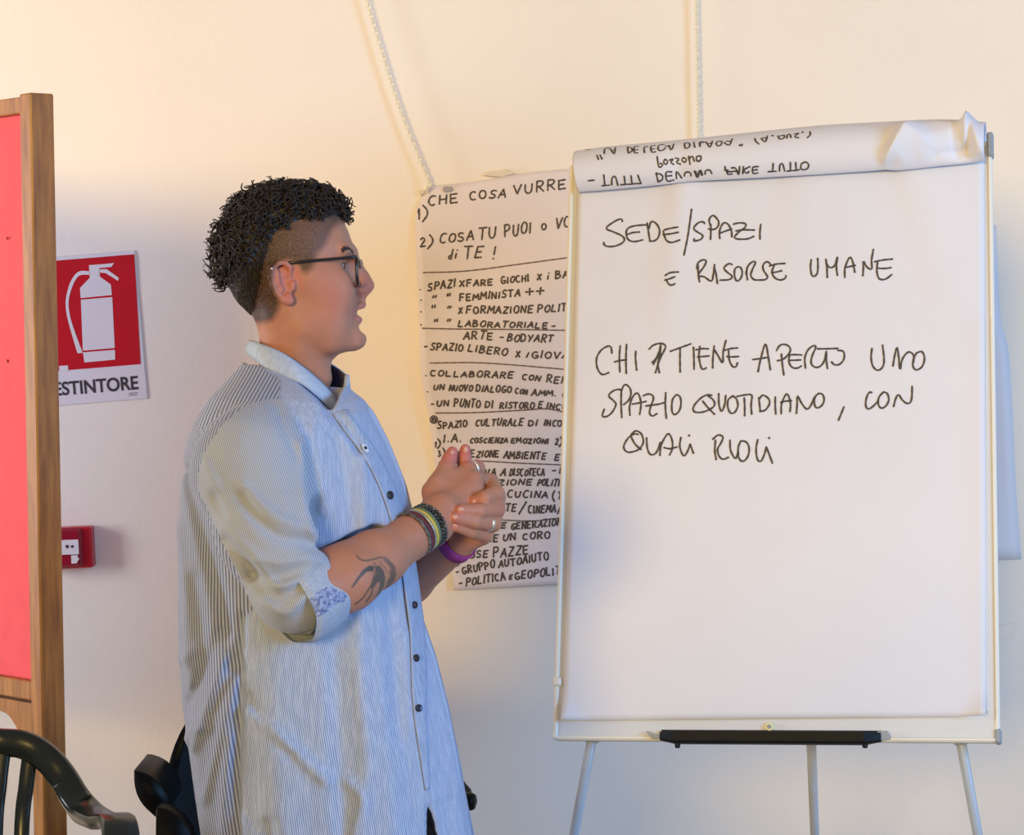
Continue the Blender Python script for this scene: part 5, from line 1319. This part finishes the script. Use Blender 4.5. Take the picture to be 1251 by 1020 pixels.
# rolled cuffs with the flowered lining turned out
def cuff(c0, axis, r0c, r1c, L, parent, near_):
    axis = unit(axis); e1 = unit(np.cross(axis, [0, 1, 0])); e2 = np.cross(axis, e1); n = 120; prof = [(-.35, .0), (-.2, .0045), (0, .0062), (.5, .0070), (1.0, .0056), (1.08, .001), (1.0, -.004), (.4, -.007), (-.2, -.008)]
    pa = np.array(prof); tt = np.linspace(0, len(pa) - 1, 49); prof = list(zip(np.interp(tt, range(len(pa)), pa[:, 0]), np.interp(tt, range(len(pa)), pa[:, 1])))
    V = []
    for s, dr in prof:
        for k in range(n):
            t = 2 * math.pi * k / n; r = r0c + (r1c - r0c) * s + dr + .0016 * math.sin(3 * t + 1) + .0010 * math.sin(7 * t)
            sk = .003 * math.cos(t + .6)
            V.append(c0 + axis * (L * s + sk) + r * (math.cos(t) * e1 + math.sin(t) * e2))
    m2 = len(prof); f = [(i * n + k, i * n + (k + 1) % n, (i + 1) * n + (k + 1) % n, (i + 1) * n + k) for i in range(m2 - 1) for k in range(n)]
    W = to_world(V); cx_, cy_ = px_of(np.array(V)); cen = [(cx_[list(q)].mean(), cy_[list(q)].mean()) for q in f]
    mi = np.zeros(len(f), int)
    if near_:
        for i, q in enumerate(cen):
            if inside(np.array([q[0]]), np.array([q[1]]), [(362, 748), (374, 733), (384, 727), (395, 718), (406, 716), (414, 724), (421, 722), (423, 734), (409, 738), (401, 748), (388, 752), (380, 764), (368, 762)])[0]: mi[i] = 1
    return mk('rolled_cuff', W, f, None, parent, True, mats=[M['cuff'], M['floral']], midx=mi)
M['cuff'] = mat('cuff_cloth', (.40, .45, .53), .88, .14, 260, .3, 80)
a, b, c, e_ = SLV[-1]; cuff(e_ + unit(RW - RE) * -.040, RW - RE, .0518, .0478, .046, shirt, True)
a, b, c, e_ = SLV[1]; cuff(e_, LW - pl_(455, 742, .19), .047, .043, .028, shirt, False)

# --- trousers and shoes
tf = Field((pl_(270, 0)[0], -.22, pl_(0, 1690)[2]), (pl_(520, 0)[0], .22, pl_(0, 940)[2]), .007)
for sg in (-1, 1):
    k = lambda px, py, d: pl_(px, py, 0) * np.array([1, 0, 1]) + np.array([0, sg * d, 0])
    tf.chain([k(390, 985, .085), k(398, 1280, .088), k(386, 1590, .090)], [.104, .078, .062], k=.03, pad=.05)
Vt, Qt = tf.mesh(); M['trouser'] = mat('dark_navy_trousers', (.010, .012, .022), .85, .1, 60, .2, 200)
mk('trousers', to_world(relax(Vt, Qt, 1)), Qt, M['trouser'], person, True)
M['shoe'] = mat('dark_shoe', (.02, .02, .022), .5)
for sg in (-1, 1):
    sf2 = Field(pl_(330, 1690) + np.array([0, sg * .09 - .09, -.01]), pl_(490, 1590) + np.array([0, sg * .09 + .09, .0]), .005)
    k = lambda px, py, d: pl_(px, py, 0) * np.array([1, 0, 1]) + np.array([0, sg * d, 0])
    sf2.chain([k(380, 1640, .088), k(376, 1655, .088)], [.046, .046], k=.03, pad=.05); sf2.chain([k(380, 1662, .09), k(430, 1668, .098), k(455, 1672, .104)], [.042, .044, .034], k=.03, pad=.05)
    fz = to_world([pl_(400, 1690)])[0][2]
    Vx, Qx = sf2.mesh(); W = to_world(Vx); W[:, 2] = np.maximum(W[:, 2], .002)
    mk('shoe', W, Qx, M['shoe'], person, True)

# --- glasses
M['frame'] = mat('black_glasses_frame', (.010, .009, .010), .25)
M['temple'] = mat('dark_temple', (.016, .014, .014), .3)
def glass_material():
    m = bpy.data.materials.new('spectacle_lens'); m.use_nodes = True; N, L = nodes_of(m)
    b = N['Principled BSDF']; b.inputs['Base Color'].default_value = (.96, .97, .97, 1); b.inputs['Transmission Weight'].default_value = 1; b.inputs['Roughness'].default_value = .01; b.inputs['IOR'].default_value = 1.02; b.inputs['Alpha'].default_value = .35
    return m
M['lens'] = glass_material()
gl = empty('glasses', to_world([pl_(439, 325)])[0]); gl.parent = person; gl.matrix_parent_inverse = parent_inverse(person)
def lens_outline(sg, n=36):
    """rounded rectangle in the (depth, height) plane of the face"""
    P = []
    for k in range(n):
        t = 2 * math.pi * k / n; c_, s_ = math.cos(t), math.sin(t)
        yy = .0255 * np.sign(c_) * abs(c_) ** .55; zz_ = .0185 * np.sign(s_) * abs(s_) ** .55
        px = 438.9 + 1.6 * (zz_ < 0) * abs(zz_) / .0185 - 60 * (yy * (1 if sg > 0 else -1)) ** 1 * (.10 if yy * sg > 0 else .03)
        P.append(np.array([(px - CX) * PXM, sg * .0335 + yy, (CY - 333.5) * PXM + zz_]))
    return P
for sg in (-1, 1):
    P = lens_outline(sg); MB().tube(to_world(P), .0023, 8, closed=True, flat=(1.0, 1.25)).build('rim', M['frame'], gl, True)
    V = to_world(P + [np.mean(P, axis=0)]); k = len(P)
    mb = MB(); mb.prism(V[:k], cr, .0012); mb.build('lens', M['lens'], gl)
    s2 = lambda px, py, d: pl_(px, py, 0) + np.array([0, sg * d, 0])
    tp_ = spline([s2(438.5, 316.8, .0620), s2(434, 318, .0665), s2(420, 319.5, .0700), s2(395, 322, .0770), s2(368, 324.8, .0815), s2(357, 326, .0800), s2(346, 331, .0795), s2(340, 342, .0790)], 5)
    MB().tube(to_world(tp_), np.linspace(.0020, .0016, len(tp_)), 8, flat=(.7, 1.15)).build('temple', M['temple'], gl, True)
MB().tube(to_world(spline([pl_(439.5, 327, -.0095), pl_(441.5, 325, 0), pl_(439.5, 327, .0095)], 6)), .0017, 8).build('bridge', M['frame'], gl, True)
blob('earring', pl_(340.5, 333) + np.array([0, -.094, 0]), (.0020, .0020, .0020), mat('silver_stud', (.8, .8, .8), .2, metal=1.0), person, n=8)
M['silver'] = mat('silver_ring', (.85, .84, .82), .22, metal=1.0)

# --- bracelets, rings
wax = unit(RW - pl_(492, 661, -.115)); we1 = unit(np.cross(wax, [0, 1, 0])); we2 = np.cross(wax, we1)
def arm_axis(t):                                 # t metres along the wrist from RW towards the elbow
    return RW - wax * t
def wrist_r(t): return .0268 + .0042 * (t / .05)
def strap(t0, t1, th, m_, name, lab, tilt=.0, n=56):
    V = []; pr = [(t0, .0), (t0, th), (t1, th), (t1, 0)]
    for t, dr in pr:
        for k in range(n):
            a_ = 2 * math.pi * k / n; r = wrist_r(t) + .0004 + dr
            V.append(arm_axis(t + tilt * math.cos(a_)) + r * (math.cos(a_) * we1 + math.sin(a_) * we2))
    f = [(i * n + k, i * n + (k + 1) % n, ((i + 1) % 4) * n + (k + 1) % n, ((i + 1) % 4) * n + k) for i in range(4) for k in range(n)]
    o = mk(name, to_world(V), f, m_, person, True); o['label'] = lab; return o
def beads(t, rb, cols, name, lab, tilt=0):
    mats_ = [mat('bead_%d' % i, c, .35) for i, c in enumerate(cols)]; r = wrist_r(t) + rb * .8; n = int(2 * math.pi * r / (rb * 1.9))
    V, f, mi = [], [], []
    for k in range(n):
        a_ = 2 * math.pi * k / n; c = arm_axis(t + tilt * math.cos(a_)) + r * (math.cos(a_) * we1 + math.sin(a_) * we2); b0 = len(V)
        for i in range(7):
            for j in range(10):
                p_, q_ = math.pi * i / 6, 2 * math.pi * j / 10; V.append(c + rb * np.array([math.sin(p_) * math.cos(q_), math.sin(p_) * math.sin(q_), math.cos(p_)]))
        nf = [(b0 + i * 10 + j, b0 + (i + 1) * 10 + j, b0 + (i + 1) * 10 + (j + 1) % 10, b0 + i * 10 + (j + 1) % 10) for i in range(6) for j in range(10)]
        f += nf; mi += [(k * 7 // 3) % len(cols)] * len(nf)
    o = mk(name, to_world(V), f, None, person, True, mats=mats_, midx=mi); o['label'] = lab
beads(.004, .0030, [(.03, .035, .03), (.05, .06, .05), (.02, .02, .02), (.12, .12, .10)], 'bracelet', 'dark bead bracelet nearest the hand')
beads(.0098, .0029, [(.025, .03, .03), (.06, .065, .05), (.02, .02, .022)], 'bracelet', 'second dark bead bracelet')
strap(.0135, .0175, .0026, mat('green_grey_cord', (.12, .16, .12), .6), 'bracelet', 'grey green cord bracelet')
strap(.0182, .0238, .0022, mat('yellow_band', (.62, .46, .06), .55), 'bracelet', 'yellow band bracelet')
strap(.0246, .0278, .0028, mat('silver_band', (.40, .42, .38), .35, .3, 300, metal=.5), 'bracelet', 'silvery metal bracelet')
strap(.0292, .0362, .0024, mat('dark_red_weave', (.05, .008, .012), .7, 0, 420, .3, 500, col2=(.20, .035, .045)), 'bracelet', 'dark red woven bracelet')
strap(.0372, .0420, .0028, mat('black_white_weave', (.012, .012, .014), .6, 0, 260, .3, 500, col2=(.22, .20, .18)), 'bracelet', 'black bracelet with pale flecks')
# purple band on the other wrist
ax2 = unit(LW - pl_(500, 708, .125)); f1 = unit(np.cross(ax2, [0, 1, 0])); f2 = np.cross(ax2, f1)
V = []
for t, r in ((-.004, .0265), (-.004, .0295), (.013, .0290), (.013, .026)):
    for k in range(40):
        a_ = 2 * math.pi * k / 40; V.append(LW + ax2 * t + r * (math.cos(a_) * f1 + math.sin(a_) * f2))
o = mk('bracelet', to_world(V), [(i * 40 + k, i * 40 + (k + 1) % 40, ((i + 1) % 4) * 40 + (k + 1) % 40, ((i + 1) % 4) * 40 + k) for i in range(4) for k in range(40)], mat('purple_band', (.16, .02, .20), .6, 0, 200, col2=(.45, .03, .16)), person, True)
o['label'] = 'purple band on the far wrist'
def finger_ring(c, axis, r, w, th=.0014):
    axis = unit(axis); e1 = unit(np.cross(axis, [.2, .1, 1])); e2 = np.cross(axis, e1); n = 36; V = []
    for t, rr in ((-w, r), (-w * .8, r + th), (w * .8, r + th), (w, r)):
        for k in range(n):
            a_ = 2 * math.pi * k / n; V.append(c + axis * t + rr * (math.cos(a_) * e1 + math.sin(a_) * e2))
    return mk('ring', to_world(V), [(i * n + k, i * n + (k + 1) % n, ((i + 1) % 4) * n + (k + 1) % n, ((i + 1) % 4) * n + k) for i in range(4) for k in range(n)], M['silver'], person, True)
q0, q1 = lf[2][1], lf[2][2]; finger_ring(q0 + (q1 - q0) * .30, q1 - q0, .0103, .0030)
q0, q1 = rf[0][0], rf[0][1]; finger_ring(q0 + (q1 - q0) * .35, q1 - q0, .0113, .0028)
# fingernails
M['nail'] = mat('fingernail', (.66, .36, .29), .25)
bb = bvh_of([body])
for (px, py, dx, dy) in ((578.8, 612.2, -1, .3), (562.5, 622.2, -1, .15), (555.2, 631.0, -1, -.15), (555.8, 642, -1, -.2), (569, 549.5, .2, -1), (552.6, 552.5, .3, -1)):
    h, n = hit(bb, px, py)
    if h is None: continue
    t = unit(cr * dx - cu * dy); t = unit(t - n * (t @ n)); s2 = np.cross(n, t); V = []
    for i in range(6):
        for j in range(16):
            r_ = i / 5; a_ = 2 * math.pi * j / 16; V.append(h + n * (.0006 - .0016 * r_ ** 2) + t * (.0046 * r_ * math.cos(a_)) + s2 * (.0034 * r_ * math.sin(a_)))
    mk('fingernail', V, [(i * 16 + j, i * 16 + (j + 1) % 16, (i + 1) * 16 + (j + 1) % 16, (i + 1) * 16 + j) for i in range(5) for j in range(16)], M['nail'], person, True)

# ------------------------------------------------------------------ chairs
# dark green moulded armchair, only its back and one arm reach into the picture
YC = 3.5; xm = at(-65, 900, YC)[0]
def mir(P): P = np.array(P); P[:, 0] = 2 * xm - P[:, 0]; return P
gc = empty('plastic_armchair', (xm, YC - .25, 0), 'dark green plastic armchair with slatted back beside the notice board', 'chair')
half = [at(-65, 905, 3.52), at(-30, 904.5, 3.52), at(0, 907, 3.52), at(25, 909, 3.515), at(46, 918, 3.51), at(64, 933, 3.50), at(80, 954, 3.49), at(93, 976, 3.47), at(100, 986, 3.455)]
H_ = spline(half, 6); top_h = np.vstack([mir(H_)[::-1][:-1], H_])
def ribbon(P, wid, th, wdir, name, m, parent, n=12):
    """rounded flat bar along P: wid along wdir, th across"""
    P = np.asarray(P, float); mb = MB(); V = []; T = np.gradient(P, axis=0); T /= np.linalg.norm(T, axis=1)[:, None]
    W_ = np.asarray(wid) * np.ones(len(P)); D_ = np.asarray(wdir, float); D_ = np.tile(D_, (len(P), 1)) if D_.ndim == 1 else D_
    for p, t, w, dv in zip(P, T, W_, D_):
        a = unit(dv - t * (dv @ t)); b = np.cross(t, a)
        for k in range(n):
            ph = 2 * math.pi * k / n; c_, s_ = math.cos(ph), math.sin(ph)
            V.append(p + a * w / 2 * np.sign(c_) * abs(c_) ** .45 + b * th / 2 * np.sign(s_) * abs(s_) ** .6)
    f = [(i * n + k, i * n + (k + 1) % n, (i + 1) * n + (k + 1) % n, (i + 1) * n + k) for i in range(len(P) - 1) for k in range(n)] + [tuple(range(n))[::-1], tuple((len(P) - 1) * n + k for k in range(n))]
    return mb.add(V, f).build(name, m, parent, True)
rad = np.array([unit(p - np.array([xm, p[1], at(0, 1040, 3.5)[2]])) for p in top_h])
ribbon(top_h, .041, .026, rad, 'back_hoop', M['green'], gc)
seat_z = .435
for pxs, pxb, sgn in ((-65, -65, 0), (-30, -36, 1), (4, -6, 1), (38, 26, 1), (-30, -36, -1), (4, -6, -1), (38, 26, -1)):
    P = spline([at(pxs, 914, 3.515), at(pxs * .5 + pxb * .5, 960, 3.50), at(pxb, 1030, 3.475), np.array([at(pxb - 4, 1180, 3.44)[0], 3.42, seat_z + .01])], 6)
    if sgn < 0: P = mir(P)
    ribbon(P, np.linspace(.023, .021, len(P)), .012, (1, 0, 0), 'back_slat', M['green'], gc)
for sgn in (1, -1):
    P = spline([at(80, 954, 3.488), at(93, 976, 3.468), at(107, 993, 3.435), at(126, 1003, 3.37), at(146, 1010, 3.30), np.array([at(150, 1015, 3.3)[0] + .01, 3.20, .735]), np.array([at(150, 1015, 3.3)[0] + .012, 3.10, .72]), np.array([at(150, 1015, 3.3)[0] + .01, 3.05, .69])], 7)
    D = [unit(rad[-5] * (1 - s) + np.array([1, .15, 0]) * s) for s in np.clip(np.linspace(0, 2.2, len(P)), 0, 1)]
    if sgn < 0: P = mir(P); D = [d * np.array([-1, 1, 1]) for d in D]
    ribbon(P, np.linspace(.040, .058, len(P)), .022, np.array(D), 'armrest', M['green'], gc)
    q = P[-1]; fx_ = np.array([q[0], q[1] + .01, .01]); ribbon([q + np.array([0, .012, .01]), (q + fx_) / 2 + np.array([0, .02, 0]), fx_ + np.array([0, -.03, 0])], .05, .03, (1, 0, 0), 'front_leg', M['green'], gc)
    bx_ = xm + sgn * .205; ribbon([np.array([bx_ - sgn * .02, 3.40, .432]), np.array([bx_, 3.46, .34]), np.array([bx_ + sgn * .02, 3.60, .008])], .05, .03, (1, 0, 0), 'rear_leg', M['green'], gc)
sg_ = np.array([[np.array([xm + u, 3.04 + v * .40, seat_z - .018 * math.cos(u * 7) * (1 - abs(2 * v - 1)) - (.025 * (1 - v * 6) ** 2 if v < .16 else 0)]) for u in np.linspace(-.225, .225, 19)] for v in np.linspace(0, 1, 19)])
MB().sheet(sg_, .008, np.array([0, 0, -1.0])).build('seat', M['green'], gc, True)

# black armchair behind the person
YB = 4.2
bc = empty('black_armchair', (at(372, 950, YB)[0], YB - .2, 0), 'black moulded armchair mostly hidden behind the standing person', 'chair')
xc2 = at(372, 950, YB)[0]
G = []
for j in range(25):                              # back: a rounded shell
    t = j / 24; row = []
    zt_ = .47 + .42 * t; hw_ = .245 * (1 - max(0, (t - .35) / .65) ** 2.6) ** .5 + .001
    for i in range(25):
        s = -1 + i / 12; row.append(np.array([xc2 + hw_ * s, YB + .06 - .05 * (s * s) + .10 * (t - .3), zt_]))
    G.append(row)
MB().sheet(np.array(G), .014, np.array([0, -1.0, 0])).build('backrest', M['gloss_black'], bc, True)
def plate(poly, Y, th, name):
    o = spline(poly + [poly[0]], 5)[:-1]; P = [at(x, y, Y) for x, y in o]; c = np.mean(P, axis=0); n = len(P); V = []
    for s, d in ((.93, 0), (1, .006), (1, th - .006), (.93, th)):
        for p in P: V.append(c + (p - c) * s + np.array([0, d, 0]))
    f = [(i * n + k, i * n + (k + 1) % n, (i + 1) * n + (k + 1) % n, (i + 1) * n + k) for i in range(3) for k in range(n)] + [tuple(range(n))[::-1], tuple(3 * n + k for k in range(n))]
    return MB().add(V, f).build(name, M['gloss_black'], bc, True)
plate([(163, 942), (170, 942.5), (182, 947), (193, 955), (201, 966), (206, 978), (204, 992), (193, 1000), (184, 994), (174, 984), (167, 972), (163.5, 958)], 4.0, .16, 'armrest')
plate([(190, 988), (194, 987), (206, 990), (219, 998), (228, 1009), (234, 1022), (238, 1060), (236, 1130), (214, 1136), (194, 1130), (190, 1080), (189.5, 1030)], 3.93, .05, 'arm_support')
ae = at(574, 979, 4.0)
mb = MB().tube(spline([np.array([xc2 + .19, 4.16, .74]), np.array([xc2 + .225, 4.12, .732]), ae + np.array([-.012, .03, .004]), ae], 6), [.02] * 4 + [.017] * 9 + [.013] * 6, 14)
mb.lathe(ae + np.array([-.012, 0, .001]), (1, -.25, -.05), [(.004, -.004), (.0125, -.002), (.0145, .003), (.0145, .016), (.012, .021), (.003, .0225)], 22); mb.build('armrest', M['gloss_black'], bc, True)
MB().tube(spline([ae + np.array([-.03, .04, -.01]), np.array([xc2 + .21, 4.02, .60]), np.array([xc2 + .20, 4.02, .46])], 6), .018, 12).build('arm_support', M['gloss_black'], bc, True)
sg_ = np.array([[np.array([xc2 + u, 3.86 + v * .36, .455 - .02 * math.cos(u * 6)]) for u in np.linspace(-.23, .23, 13)] for v in np.linspace(0, 1, 13)])
MB().sheet(sg_, .03, np.array([0, 0, -1.0])).build('seat', M['gloss_black'], bc, True)
for sx_ in (-1, 1):
    for yy in (3.90, 4.20): MB().tube([np.array([xc2 + sx_ * .20, yy, .43]), np.array([xc2 + sx_ * .225, yy + (.05 if yy > 4 else -.04), .006])], [.017, .013], 12).build('leg', M['gloss_black'], bc, True)
